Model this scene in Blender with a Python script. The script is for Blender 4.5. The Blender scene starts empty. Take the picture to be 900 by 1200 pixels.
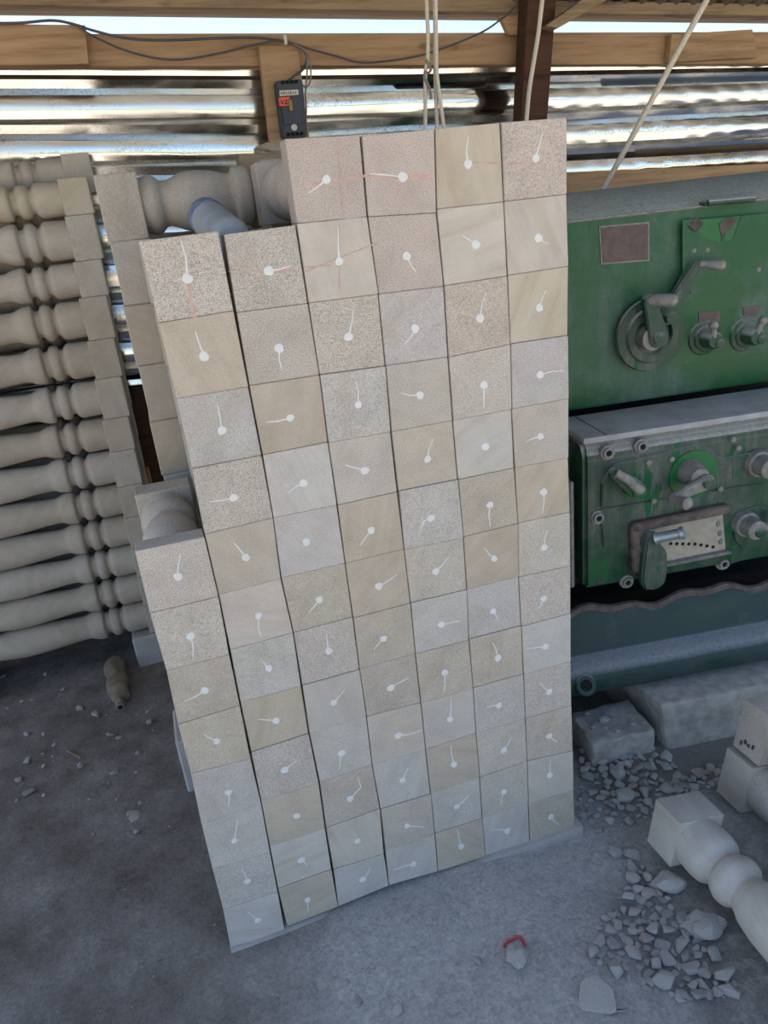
import bpy, bmesh, math, random
from mathutils import Vector, Matrix, noise
random.seed(7)
C = bpy.context.scene.collection
# ------------------------------------------------------------------ camera
F = 866.9
CAM = Vector((.0982, -1.2354, 1.4425))
MR = Vector((0.9449022584, -0.3103874384, -0.1040161532))
MD = Vector((-0.2084676408, -0.3255692291, -0.9222504647))
MF = Vector((0.2523904782, 0.8931205490, -0.3723368369))
cd = bpy.data.cameras.new('camera'); cam = bpy.data.objects.new('camera', cd); C.objects.link(cam)
cd.sensor_fit = 'HORIZONTAL'; cd.sensor_width = 36; cd.lens = 36*F/900; cd.clip_start = .02; cd.clip_end = 400
m = Matrix.Identity(4)
for i in range(3):
    m[i][0] = MR[i]; m[i][1] = -MD[i]; m[i][2] = -MF[i]; m[i][3] = CAM[i]
cam.matrix_world = m
bpy.context.scene.camera = cam

def ray(u, v): return MR*((u-450)/F) + MD*((v-600)/F) + MF
def at(u, v, ax, val):
    d = ray(u, v); t = (val-CAM[ax])/d[ax]; return CAM + d*t

# ------------------------------------------------------------------ materials
def new_mat(name):
    mt = bpy.data.materials.new(name); mt.use_nodes = True
    nt = mt.node_tree; b = nt.nodes['Principled BSDF']
    return mt, nt, b
class N:
    """small node helper"""
    def __init__(s, nt): s.nt = nt
    def add(s, t, **k):
        n = s.nt.nodes.new(t)
        for a, v in k.items(): setattr(n, a, v)
        return n
    def link(s, a, b): s.nt.links.new(a, b)
    def val(s, sock, v):
        if isinstance(v, (int, float, tuple)): sock.default_value = v
        else: s.link(v, sock)
    def coords(s, per_object=True, scale=(1,1,1), world=False):
        tc = s.add('ShaderNodeTexCoord')
        src = tc.outputs['Object']
        if world: src = s.add('ShaderNodeNewGeometry').outputs['Position']
        elif per_object:
            oi = s.add('ShaderNodeObjectInfo')
            mu = s.add('ShaderNodeMath', operation='MULTIPLY'); s.link(oi.outputs['Random'], mu.inputs[0]); mu.inputs[1].default_value = 37
            va = s.add('ShaderNodeVectorMath', operation='ADD'); s.link(src, va.inputs[0]); s.link(mu.outputs[0], va.inputs[1]); src = va.outputs[0]
        mp = s.add('ShaderNodeMapping'); mp.inputs['Scale'].default_value = scale; s.link(src, mp.inputs['Vector'])
        return mp.outputs[0]
    def noise(s, vec, scale, detail=3, rough=.55):
        n = s.add('ShaderNodeTexNoise'); s.link(vec, n.inputs['Vector'])
        n.inputs['Scale'].default_value = scale; n.inputs['Detail'].default_value = detail; n.inputs['Roughness'].default_value = rough
        return n.outputs['Fac']
    def ramp(s, fac, stops):
        r = s.add('ShaderNodeValToRGB'); s.link(fac, r.inputs[0])
        e = r.color_ramp.elements
        while len(e) < len(stops): e.new(.5)
        for i, (p, c) in enumerate(stops):
            e[i].position = p; e[i].color = (c, c, c, 1) if isinstance(c, (int, float)) else (*c, 1)
        return r.outputs[0]
    def mix(s, f, a, b, blend='MIX'):
        n = s.add('ShaderNodeMix', data_type='RGBA', blend_type=blend)
        s.val(n.inputs[0], f)
        for i, v in ((6, a), (7, b)):
            if isinstance(v, tuple): v = (*v, 1) if len(v) == 3 else v
            s.val(n.inputs[i], v)
        return n.outputs[2]
    def math(s, op, a, b=0.0, clamp=False):
        n = s.add('ShaderNodeMath', operation=op, use_clamp=clamp); s.val(n.inputs[0], a); s.val(n.inputs[1], b); return n.outputs[0]
    def bump(s, h, b, dist=.002, strength=1.0):
        n = s.add('ShaderNodeBump'); s.link(h, n.inputs['Height']); n.inputs['Distance'].default_value = dist; n.inputs['Strength'].default_value = strength
        s.link(n.outputs[0], b.inputs['Normal'])

def stone_mat():
    mt, nt, b = new_mat('sawn_limestone'); n = N(nt)
    oi = n.add('ShaderNodeObjectInfo')
    v = n.coords()
    sp = n.ramp(n.noise(v, 560, 2, .65), [(.34, .46), (.45, .90), (.56, 1.08), (.68, 1.36)])
    f = n.math('MULTIPLY', oi.outputs['Alpha'], 1.0)
    c = n.mix(f, oi.outputs['Color'], n.mix(1.0, oi.outputs['Color'], sp, 'MULTIPLY'))
    big = n.ramp(n.noise(v, 16, 4, .6), [(.3, .9), (.5, 1.0), (.7, 1.06)])
    c = n.mix(1.0, c, big, 'MULTIPLY')
    # bedding planes of the stone, turned a different way in every block
    vr = n.add('ShaderNodeVectorRotate', rotation_type='AXIS_ANGLE'); n.link(v, vr.inputs['Vector']); vr.inputs['Axis'].default_value = (.15, 1, .1)
    n.link(n.math('MULTIPLY', n.math('FRACT', n.math('MULTIPLY', oi.outputs['Random'], 91.7)), 3.0), vr.inputs['Angle'])
    mp = n.add('ShaderNodeMapping'); mp.inputs['Scale'].default_value = (4, 4, 42); n.link(vr.outputs[0], mp.inputs['Vector'])
    bn = n.noise(mp.outputs[0], 1.0, 6, .62)
    soft = n.math('SUBTRACT', 1.2, oi.outputs['Alpha'], True)
    dk = n.math('MULTIPLY', n.math('MULTIPLY', n.ramp(bn, [(.48, 0), (.66, 1)]), .33), soft)
    lt = n.math('MULTIPLY', n.math('MULTIPLY', n.ramp(bn, [(.30, 1), (.44, 0)]), .22), soft)
    c = n.mix(dk, c, (.36, .275, .185))
    c = n.mix(lt, c, (.60, .575, .53))
    stn = n.ramp(n.noise(v, 9, 3, .5), [(.60, 0), (.72, 1)])
    c = n.mix(n.math('MULTIPLY', stn, .22), c, (.36, .28, .19))
    n.link(c, b.inputs['Base Color']); b.inputs['Roughness'].default_value = .93; b.inputs['Specular IOR Level'].default_value = .15
    n.bump(n.noise(v, 420, 3, .7), b, .0012, .55)
    return mt

def flat_mat(name, col, rough=.6, metal=0.0, var=.12, scale=30, bump=.0, spec=.4, grain=None):
    mt, nt, b = new_mat(name); n = N(nt)
    v = n.coords()
    r = n.ramp(n.noise(v, scale, 4, .6), [(.3, 1-var), (.7, 1+var)])
    c = n.mix(1.0, (*col, 1), r, 'MULTIPLY')
    n.link(c, b.inputs['Base Color']); b.inputs['Roughness'].default_value = rough; b.inputs['Metallic'].default_value = metal
    b.inputs['Specular IOR Level'].default_value = spec
    if bump: n.bump(n.noise(v, scale*3, 4, .6), b, bump, .7)
    return mt

def wood_mat(name, col, dark, scale=1.0):
    mt, nt, b = new_mat(name); n = N(nt)
    v = n.coords(scale=(2.2*scale, 30*scale, 30*scale))
    g = n.noise(v, 1.6, 6, .65)
    c = n.ramp(g, [(.28, dark), (.5, col), (.72, tuple(min(1, x*1.22) for x in col))])
    kn = n.ramp(n.noise(n.coords(scale=(3, 7, 7)), 2.2, 2, .5), [(.68, 0), (.74, 1)])
    c = n.mix(n.math('MULTIPLY', kn, .55), c, tuple(x*.45 for x in dark))
    n.link(c, b.inputs['Base Color']); b.inputs['Roughness'].default_value = .8; b.inputs['Specular IOR Level'].default_value = .2
    n.bump(g, b, .003, .5)
    return mt

def paint_mat(name, green, dust, amount, streak=True, top=.75, settled=(.40,.40,.39,1), lo=.12, hi=.55, reveal=0.0, base=.15):
    """old machine paint under a film of stone dust; dust settles on upward faces, wet rags and drips left streaks"""
    mt, nt, b = new_mat(name); n = N(nt)
    v = n.coords(per_object=False)
    geo = n.add('ShaderNodeNewGeometry')
    sx = n.add('ShaderNodeSeparateXYZ'); n.link(geo.outputs['Normal'], sx.inputs[0])
    up = n.ramp(sx.outputs['Z'], [(lo, 0), (hi, 1)])
    film = n.ramp(n.noise(v, 3.4, 6, .66), [(.44, 0), (.58, 1)])
    st = n.ramp(n.noise(n.coords(per_object=False, scale=(24, 24, 3)), 1.0, 6, .7), [(.44, 0), (.64, 1)])
    fine = n.ramp(n.noise(v, 110, 4, .75), [(.3, .6), (.7, 1.2)])
    f = n.math('MULTIPLY', n.math('MULTIPLY', film, n.math('ADD', n.math('MULTIPLY', st, .45), .55)) if streak else film, amount)
    f = n.math('ADD', f, n.math('MULTIPLY', st, amount*base) if streak else amount*base, True)
    f = n.math('MULTIPLY', f, fine, True)
    c = n.mix(f, green, dust)
    if reveal:
        rv = n.ramp(n.noise(n.coords(per_object=False, scale=(34, 34, 5)), 1.0, 3, .5), [(.57, 0), (.61, 1)])
        rv = n.math('MULTIPLY', rv, n.ramp(n.noise(v, 7, 2, .5), [(.46, 0), (.52, 1)]))
        c = n.mix(n.math('MULTIPLY', rv, reveal), c, (.003, .10, .032, 1))
    g = n.math('MULTIPLY', n.math('MULTIPLY', up, top), fine, True)
    c = n.mix(g, c, settled)
    f = n.math('MAXIMUM', f, g)
    n.link(c, b.inputs['Base Color'])
    n.link(n.ramp(f, [(0, .34), (.6, .85)]), b.inputs['Roughness'])
    b.inputs['Specular IOR Level'].default_value = .3
    n.bump(n.noise(v, 60, 4, .6), b, .0015, .35)
    return mt

def metal_mat(name, col, rough, var=.3):
    mt, nt, b = new_mat(name); n = N(nt)
    v = n.coords(per_object=False)
    sp = n.ramp(n.noise(v, 150, 4, .75), [(.36, 1-var), (.5, 1.0), (.7, 1+var*.3)])
    pat = n.ramp(n.noise(n.coords(per_object=False, scale=(2.2, 2, 12)), 1.3, 5, .65), [(.38, 0), (.56, 1)])
    c = n.mix(pat, n.mix(1.0, (*col, 1), sp, 'MULTIPLY'), (*col, 1))
    n.link(c, b.inputs['Base Color']); b.inputs['Metallic'].default_value = 1
    n.link(n.ramp(n.noise(n.coords(per_object=False, scale=(2, 2, 8)), 2, 4, .6), [(.35, rough*.6), (.68, rough*2.2)]), b.inputs['Roughness'])
    n.bump(n.noise(n.coords(per_object=False, scale=(1, 1, 1.6)), 4, 2, .4), b, .008, .1)
    return mt

def ground_mat():
    mt, nt, b = new_mat('dusty_ground'); n = N(nt)
    v = n.coords(world=True)
    base = n.ramp(n.noise(v, 5, 5, .65), [(.3, (.12, .105, .09)), (.5, (.20, .185, .17)), (.7, (.29, .275, .26))])
    brown = n.ramp(n.noise(v, 11, 4, .65), [(.58, 0), (.72, 1)])
    base = n.mix(n.math('MULTIPLY', brown, .55), base, (.13, .10, .07))
    # pale stone dust lying in front of and to the right of the stack
    sx = n.add('ShaderNodeSeparateXYZ'); n.link(v, sx.inputs[0])
    d = n.math('ADD', n.math('MULTIPLY', sx.outputs[0], 1.9), n.math('MULTIPLY', n.noise(v, 6, 4, .6), .8))
    d = n.math('ADD', d, n.math('MULTIPLY', sx.outputs[1], -.9))
    dust = n.ramp(d, [(.55, 0), (1.25, 1)])
    pale = n.ramp(n.noise(v, 40, 5, .7), [(.3, (.33, .33, .32)), (.7, (.47, .47, .455))])
    c = n.mix(n.math('MULTIPLY', dust, .85), base, pale)
    rub = n.math('MULTIPLY', n.ramp(sx.outputs[0], [(.90, 0), (.98, 1)]), n.ramp(n.math('ADD', sx.outputs[1], .5), [(.38, 0), (.55, 1)]))
    c = n.mix(n.math('MULTIPLY', rub, .8), c, (.13, .125, .115))  # shade of the gaps in the rubble put into the ground colour
    rub2 = n.math('MULTIPLY', n.ramp(sx.outputs[0], [(.72, 0), (.84, 1)]), n.ramp(n.math('MULTIPLY', sx.outputs[1], -1.0), [(.12, 0), (.22, 1)]))
    c = n.mix(n.math('MULTIPLY', n.math('MULTIPLY', rub2, n.ramp(n.noise(v, 14, 3, .6), [(.35, .3), (.55, 1)])), .75), c, (.15, .145, .135))  # dark gaps among the front chips, likewise painted into the ground
    out = n.ramp(n.math('MULTIPLY', sx.outputs[1], -.2), [(.34, 0), (.5, 1)])
    c = n.mix(out, c, (.60, .51, .39))  # unseen yard, coloured pale and warm to bounce light onto the stack
    gr = n.ramp(n.noise(v, 120, 5, .8), [(.3, .62), (.5, 1.0), (.7, 1.4)])
    c = n.mix(.8, c, n.mix(1.0, c, gr, 'MULTIPLY'))
    n.link(c, b.inputs['Base Color']); b.inputs['Roughness'].default_value = .95; b.inputs['Specular IOR Level'].default_value = .15
    h = n.math('ADD', n.math('MULTIPLY', n.noise(v, 60, 5, .7), 1.0), n.math('MULTIPLY', n.noise(v, 210, 3, .7), .2))
    n.bump(h, b, .006, .55)
    return mt

def rubble_mat():
    mt, nt, b = new_mat('broken_stone'); n = N(nt)
    oi = n.add('ShaderNodeObjectInfo'); v = n.coords()
    c = n.ramp(oi.outputs['Random'], [(0, (.34,.335,.32)), (.35, (.44,.43,.41)), (.8, (.50,.49,.465)), (.9, (.45,.375,.34)), (1, (.40,.34,.31))])
    c = n.mix(1.0, c, n.ramp(n.noise(v, 26, 5, .65), [(.3, .74), (.7, 1.14)]), 'MULTIPLY')
    n.link(c, b.inputs['Base Color']); b.inputs['Roughness'].default_value = .95; b.inputs['Specular IOR Level'].default_value = .1
    n.bump(n.noise(v, 70, 5, .7), b, .0025, .7)
    return mt

M = dict(
    stone=stone_mat(),
    plaster=flat_mat('white_plaster', (.68, .68, .66), .9, var=.05, spec=.1),
    chalk=flat_mat('red_chalk', (.50, .36, .31), .95, var=.15, scale=90, spec=.05),
    rubble=rubble_mat(),
    wood=wood_mat('weathered_pine', (.38, .25, .15), (.24, .15, .085)),
    wood2=wood_mat('grey_timber', (.29, .215, .14), (.16, .115, .075)),
    darkwood=wood_mat('dark_brown_post', (.075, .038, .025), (.03, .017, .012)),
    zinc=metal_mat('galvanised_sheet', (.66, .67, .66), .13, .5),
    roofing=metal_mat('roof_sheet', (.42, .42, .41), .4),
    green=paint_mat('green_machine_paint', (.002, .082, .026, 1), (.17, .21, .185, 1), .66, base=.1),
    green_low=paint_mat('dusty_green_paint', (.006, .055, .028, 1), (.15, .15, .135, 1), .85, top=.95, reveal=.9, base=.4),
    bed=paint_mat('bed_paint', (.012, .045, .038, 1), (.07, .09, .09, 1), .8, streak=False, top=.9, settled=(.30,.32,.34,1), lo=.5, hi=.85)
    ,dusttop=flat_mat('dust_covered_lid', (.36,.365,.37), .9, var=.18, scale=14)
    ,blockstone=flat_mat('dusty_block_stone', (.38,.365,.33), .95, var=.25, scale=30, bump=.003, spec=.1)
    ,void_shade=flat_mat('void_shade_black', (.012, .012, .013), .7, var=.3),  # shade of the void under the feed box, painted as near-black
    fresh=flat_mat('bright_green_paint', (.006, .13, .035), .45, var=.25, scale=25),
    dustmetal=flat_mat('dusty_grey_metal', (.22, .215, .20), .65, var=.3, scale=50),
    rust=flat_mat('rusty_metal', (.115, .092, .082), .8, var=.4, scale=40),
    plate=flat_mat('brown_name_plate', (.105, .075, .07), .6, var=.3, scale=60),
    beige=flat_mat('beige_plate', (.36, .33, .26), .7, var=.15, scale=50),
    black=flat_mat('black_hole', (.01, .01, .01), .9, var=.1),
    steel=flat_mat('bare_steel', (.35, .40, .44), .4, metal=.6, var=.15),
    rope=flat_mat('pale_rope', (.60, .55, .46), .9, var=.15, scale=200, bump=.002),
    cable=flat_mat('grey_cable', (.075, .075, .085), .55, var=.15),
    cable2=flat_mat('pale_grey_cable', (.20, .18, .16), .6, var=.15),
    breaker=flat_mat('dark_blue_plastic', (.035, .045, .065), .45, var=.2),
    cream=flat_mat('cream_plastic', (.55, .53, .46), .5, var=.1),
    red=flat_mat('red_sticker', (.75, .10, .04), .5, var=.1),
    brass=flat_mat('brass', (.25, .18, .06), .5, metal=.5, var=.2),
    twine=flat_mat('red_twine', (.55, .10, .09), .8, var=.2),
    ground=ground_mat(),
)
def blue_plastic():
    mt, nt, b = new_mat('blue_clear_plastic'); n = N(nt)
    v = n.coords(per_object=False)
    c = n.ramp(n.noise(v, 35, 3, .6), [(.35, (.33, .36, .39)), (.65, (.41, .43, .45))])
    n.link(c, b.inputs['Base Color']); b.inputs['Roughness'].default_value = .35
    b.inputs['IOR'].default_value = 1.4
    return mt
M['pet'] = blue_plastic()
M['petlabel'] = flat_mat('blue_bottle_label', (.17, .22, .34), .5, var=.5, scale=60)
M['petdirty'] = flat_mat('dirty_bottle_plastic', (.22, .185, .13), .45, var=.3, scale=40)

# ------------------------------------------------------------------ mesh helpers
class MB:
    def __init__(s): s.bm = bmesh.new()
    def hexa(s, p, bevel=0.0, seg=1):
        """8 corners: 4 of one end (loop), 4 of the other in the same order"""
        t = bmesh.new()
        vs = [t.verts.new(q) for q in p]
        for f in ((0,1,2,3), (7,6,5,4), (0,4,5,1), (1,5,6,2), (2,6,7,3), (3,7,4,0)): t.faces.new([vs[i] for i in f])
        bmesh.ops.recalc_face_normals(t, faces=t.faces)
        if bevel: bmesh.ops.bevel(t, geom=t.edges[:], offset=bevel, segments=seg, affect='EDGES', profile=.6)
        s.merge(t); return s
    def box(s, x0, x1, y0, y1, z0, z1, bevel=0.0, seg=1):
        return s.hexa([(x0,y0,z0),(x1,y0,z0),(x1,y0,z1),(x0,y0,z1),(x0,y1,z0),(x1,y1,z0),(x1,y1,z1),(x0,y1,z1)], bevel, seg)
    def merge(s, t):
        me = bpy.data.meshes.new('tmp'); t.to_mesh(me); t.free(); s.bm.from_mesh(me); bpy.data.meshes.remove(me)
    def lathe(s, prof, o, ax, n=28, caps=True):
        """prof [(t, r)] along the unit axis from o"""
        o = Vector(o); ax = Vector(ax).normalized()
        a = ax.orthogonal().normalized(); b = ax.cross(a)
        rings = []
        for t, r in prof:
            rings.append([s.bm.verts.new(o + ax*t + (a*math.cos(2*math.pi*k/n) + b*math.sin(2*math.pi*k/n))*max(r, 1e-4)) for k in range(n)])
        for A, B in zip(rings, rings[1:]):
            for k in range(n): s.bm.faces.new((A[k], A[(k+1)%n], B[(k+1)%n], B[k]))
        if caps:
            s.bm.faces.new(rings[0][::-1]); s.bm.faces.new(rings[-1])
        return s
    def tube(s, pts, r, n=10, r1=None):
        pts = [Vector(p) for p in pts]; rings = []
        ref = None
        for i, p in enumerate(pts):
            d = (pts[min(i+1, len(pts)-1)] - pts[max(i-1, 0)]).normalized()
            a = d.orthogonal().normalized() if ref is None else (ref - d*ref.dot(d)).normalized()
            ref = a; b = d.cross(a)
            rr = r if r1 is None else r + (r1-r)*i/(len(pts)-1)
            rings.append([s.bm.verts.new(p + (a*math.cos(2*math.pi*k/n) + b*math.sin(2*math.pi*k/n))*rr) for k in range(n)])
        for A, B in zip(rings, rings[1:]):
            for k in range(n): s.bm.faces.new((A[k], A[(k+1)%n], B[(k+1)%n], B[k]))
        s.bm.faces.new(rings[0][::-1]); s.bm.faces.new(rings[-1])
        return s
    def ball(s, c, r, sc=(1,1,1), sub=2):
        t = bmesh.new(); bmesh.ops.create_icosphere(t, subdivisions=sub, radius=r)
        for v in t.verts: v.co = Vector((v.co.x*sc[0], v.co.y*sc[1], v.co.z*sc[2])) + Vector(c)
        s.merge(t); return s
    def prism(s, outline, y0, y1, bevel=0.0):
        """outline [(x,z)] pulled from y0 to y1"""
        t = bmesh.new()
        A = [t.verts.new((x, y0, z)) for x, z in outline]; B = [t.verts.new((x, y1, z)) for x, z in outline]
        n = len(A)
        t.faces.new(A); t.faces.new(B[::-1])
        for k in range(n): t.faces.new((A[k], B[k], B[(k+1)%n], A[(k+1)%n]))
        bmesh.ops.recalc_face_normals(t, faces=t.faces)
        if bevel: bmesh.ops.bevel(t, geom=t.edges[:], offset=bevel, segments=2, affect='EDGES')
        s.merge(t); return s
    def extrude_x(s, prof, x0, x1, bevel=0.0):
        """closed profile [(y,z)] along x"""
        t = bmesh.new()
        A = [t.verts.new((x0, y, z)) for y, z in prof]; B = [t.verts.new((x1, y, z)) for y, z in prof]
        n = len(A)
        t.faces.new(A); t.faces.new(B[::-1])
        for k in range(n): t.faces.new((A[k], B[k], B[(k+1)%n], A[(k+1)%n]))
        bmesh.ops.recalc_face_normals(t, faces=t.faces)
        if bevel: bmesh.ops.bevel(t, geom=t.edges[:], offset=bevel, segments=3, affect='EDGES')
        s.merge(t); return s
    def mesh(s, name, mat, smooth=35):
        bmesh.ops.recalc_face_normals(s.bm, faces=s.bm.faces)
        me = bpy.data.meshes.new(name); s.bm.to_mesh(me); s.bm.free()
        if mat is not None: me.materials.append(mat)
        if smooth:
            for p in me.polygons: p.use_smooth = True
            me.set_sharp_from_angle(angle=math.radians(smooth))
        return me
    def build(s, name, mat, parent=None, smooth=35, loc=None, color=None):
        return link(name, s.mesh(name, mat, smooth), parent, loc, color)
def link(name, me, parent=None, loc=None, color=None):
    o = bpy.data.objects.new(name, me); C.objects.link(o)
    if parent is not None: o.parent = parent
    if loc is not None: o.location = loc
    if color is not None: o.color = color
    return o
def tag(o, label, cat, group=None):
    o['label'] = label; o['category'] = cat
    if group: o['group'] = group
    return o
def thing(name, label, cat, loc=(0,0,0), rz=0.0, group=None):
    o = bpy.data.objects.new(name, None); C.objects.link(o); o.empty_display_size = .05
    o.location = loc; o.rotation_euler = (0, 0, rz)
    return tag(o, label, cat, group)
def lerp(tab, t):
    if t <= tab[0][0]: return tab[0][1]
    for (a, p), (b, q) in zip(tab, tab[1:]):
        if t <= b: return p + (q-p)*(t-a)/(b-a)
    return tab[-1][1]
def smooth_prof(pts, k=5):
    """Catmull-Rom through turning profile points"""
    out = []
    for i in range(len(pts)-1):
        p0 = pts[max(i-1, 0)]; p1 = pts[i]; p2 = pts[i+1]; p3 = pts[min(i+2, len(pts)-1)]
        for j in range(k):
            t = j/k
            f = lambda a, b, c, d: .5*((2*b) + (-a+c)*t + (2*a-5*b+4*c-d)*t*t + (-a+3*b-3*c+d)*t**3)
            out.append((p1[0] + (p2[0]-p1[0])*t, f(p0[1], p1[1], p2[1], p3[1])))
    out.append(pts[-1]); return out
ORD = 'topmost,second,third,fourth,fifth,sixth,seventh,eighth,ninth,tenth,eleventh,twelfth,thirteenth,fourteenth'.split(',')
SEAMS = {
'A': (5, [((158,646),(239.5,629)),((175.5,718.5),(256,699)),((195,786),(268.5,766.5)),((208.5,849),(281,826.5)),((223.5,906),(293.4,888.6)),((236,965.4),(306,942)),((249,1018.5),(316.5,999)),((261.6,1066.5),(325.5,1045.5)),((270,1110),(334,1092.6))]),
'B': (1, [((162.6,282.4),(255.6,270.4)),((185.4,378.4),(273.6,364)),((206.4,467),(291,453)),((225,549.5),(306.6,533.6)),((240,626),(320,607)),((256.5,697),(329,678)),((270,762),(343.5,742)),((282,823.5),(353,804.6)),((294.6,882),(361.8,860)),((306,938.4),(373.5,918)),((316.5,992.4),(381,971)),((326,1041.6),(388.5,1019)),((336.6,1085.4),(396.6,1062))]),
'C': (1, [((262.5,274.6),(346.5,263.5)),((277.5,366.4),(361,355.6)),((292.5,452),(374.4,439.4)),((308,533),(384,518)),((320.4,606.5),(394.5,591.5)),((330,677.4),(404.4,660)),((344.4,742),(413.5,723.6)),((354.6,803.4),(422.5,784.5)),((363,859.5),(429.4,840)),((375,917.4),(436.6,896.4)),((382.5,971),(445.5,948.6)),((391,1019),(450,1001)),((396.6,1062),(456,1037.5))]),
'D': (0, [((333.6,162.4),(421.6,158)),((348,262),(430,254)),((362,355),(443.5,344.5)),((375,439.4),(451.6,429)),((385,518.6),(457.6,506)),((396,592),(465.4,576.5)),((405,660),(473.5,643.5)),((414.4,724.5),(481,707)),((421.6,784),(487,765.6)),((430,840),(493,823.5)),((436.6,896.4),(499,878)),((446.4,948.4),(505,930.4)),((452,996),(509.4,978.4)),((456,1037.5),(513.6,1021))]),
'E': (0, [((424,159),(508.6,151)),((431.5,254),(511,249.4)),((444,344.5),(520,335.5)),((452.5,428.6),(525,418.4)),((459.4,506),(530.5,493)),((467.5,575.6),(536.5,562)),((474,644),(543.4,630)),((481.6,706.5),(547,691)),((487,765.6),(549,750)),((493.6,823.5),(554.5,806.4)),((499,878),(557.5,858.6)),((505,929.5),(562.5,911)),((510,976.6),(565.5,959.5)),((513.6,1021),(568.5,1003.6))]),
'F': (0, [((510.4,150.4),(586,143.5)),((512.5,245),(590.5,236.5)),((521,334.6),(594.4,323.5)),((526,418.4),(598,403.4)),((531.4,492.5),(600,479.6)),((537.4,562),(602.5,548.6)),((543.4,629),(607.6,613.4)),((547.6,691),(608.5,675.6)),((550,749.4),(611,733.5)),((554.5,806),(613,789.6)),((558,859),(615.4,842)),((562.5,910.6),(618,892)),((565.5,959),(619.5,941)),((569,1003.6),(621,986.5))]),
'G': (0, [((587.5,143.5),(664,137.5)),((591,236),(664,227.5)),((595.6,322.6),(666.4,312)),((598.6,403),(665.5,393)),((600,479),(666.4,467)),((604,548),(666.4,536.6)),((607.6,613.4),(668.5,600.5)),((608.5,676.5),(669,663.6)),((611.5,734.4),(669,719)),((614,790.5),(669,774.6)),((616,842),(670,827)),((618,892),(671.4,880)),((619.5,941.5),(672,925.6)),((621.6,986.5),(673.5,971.5))]),
}
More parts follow.
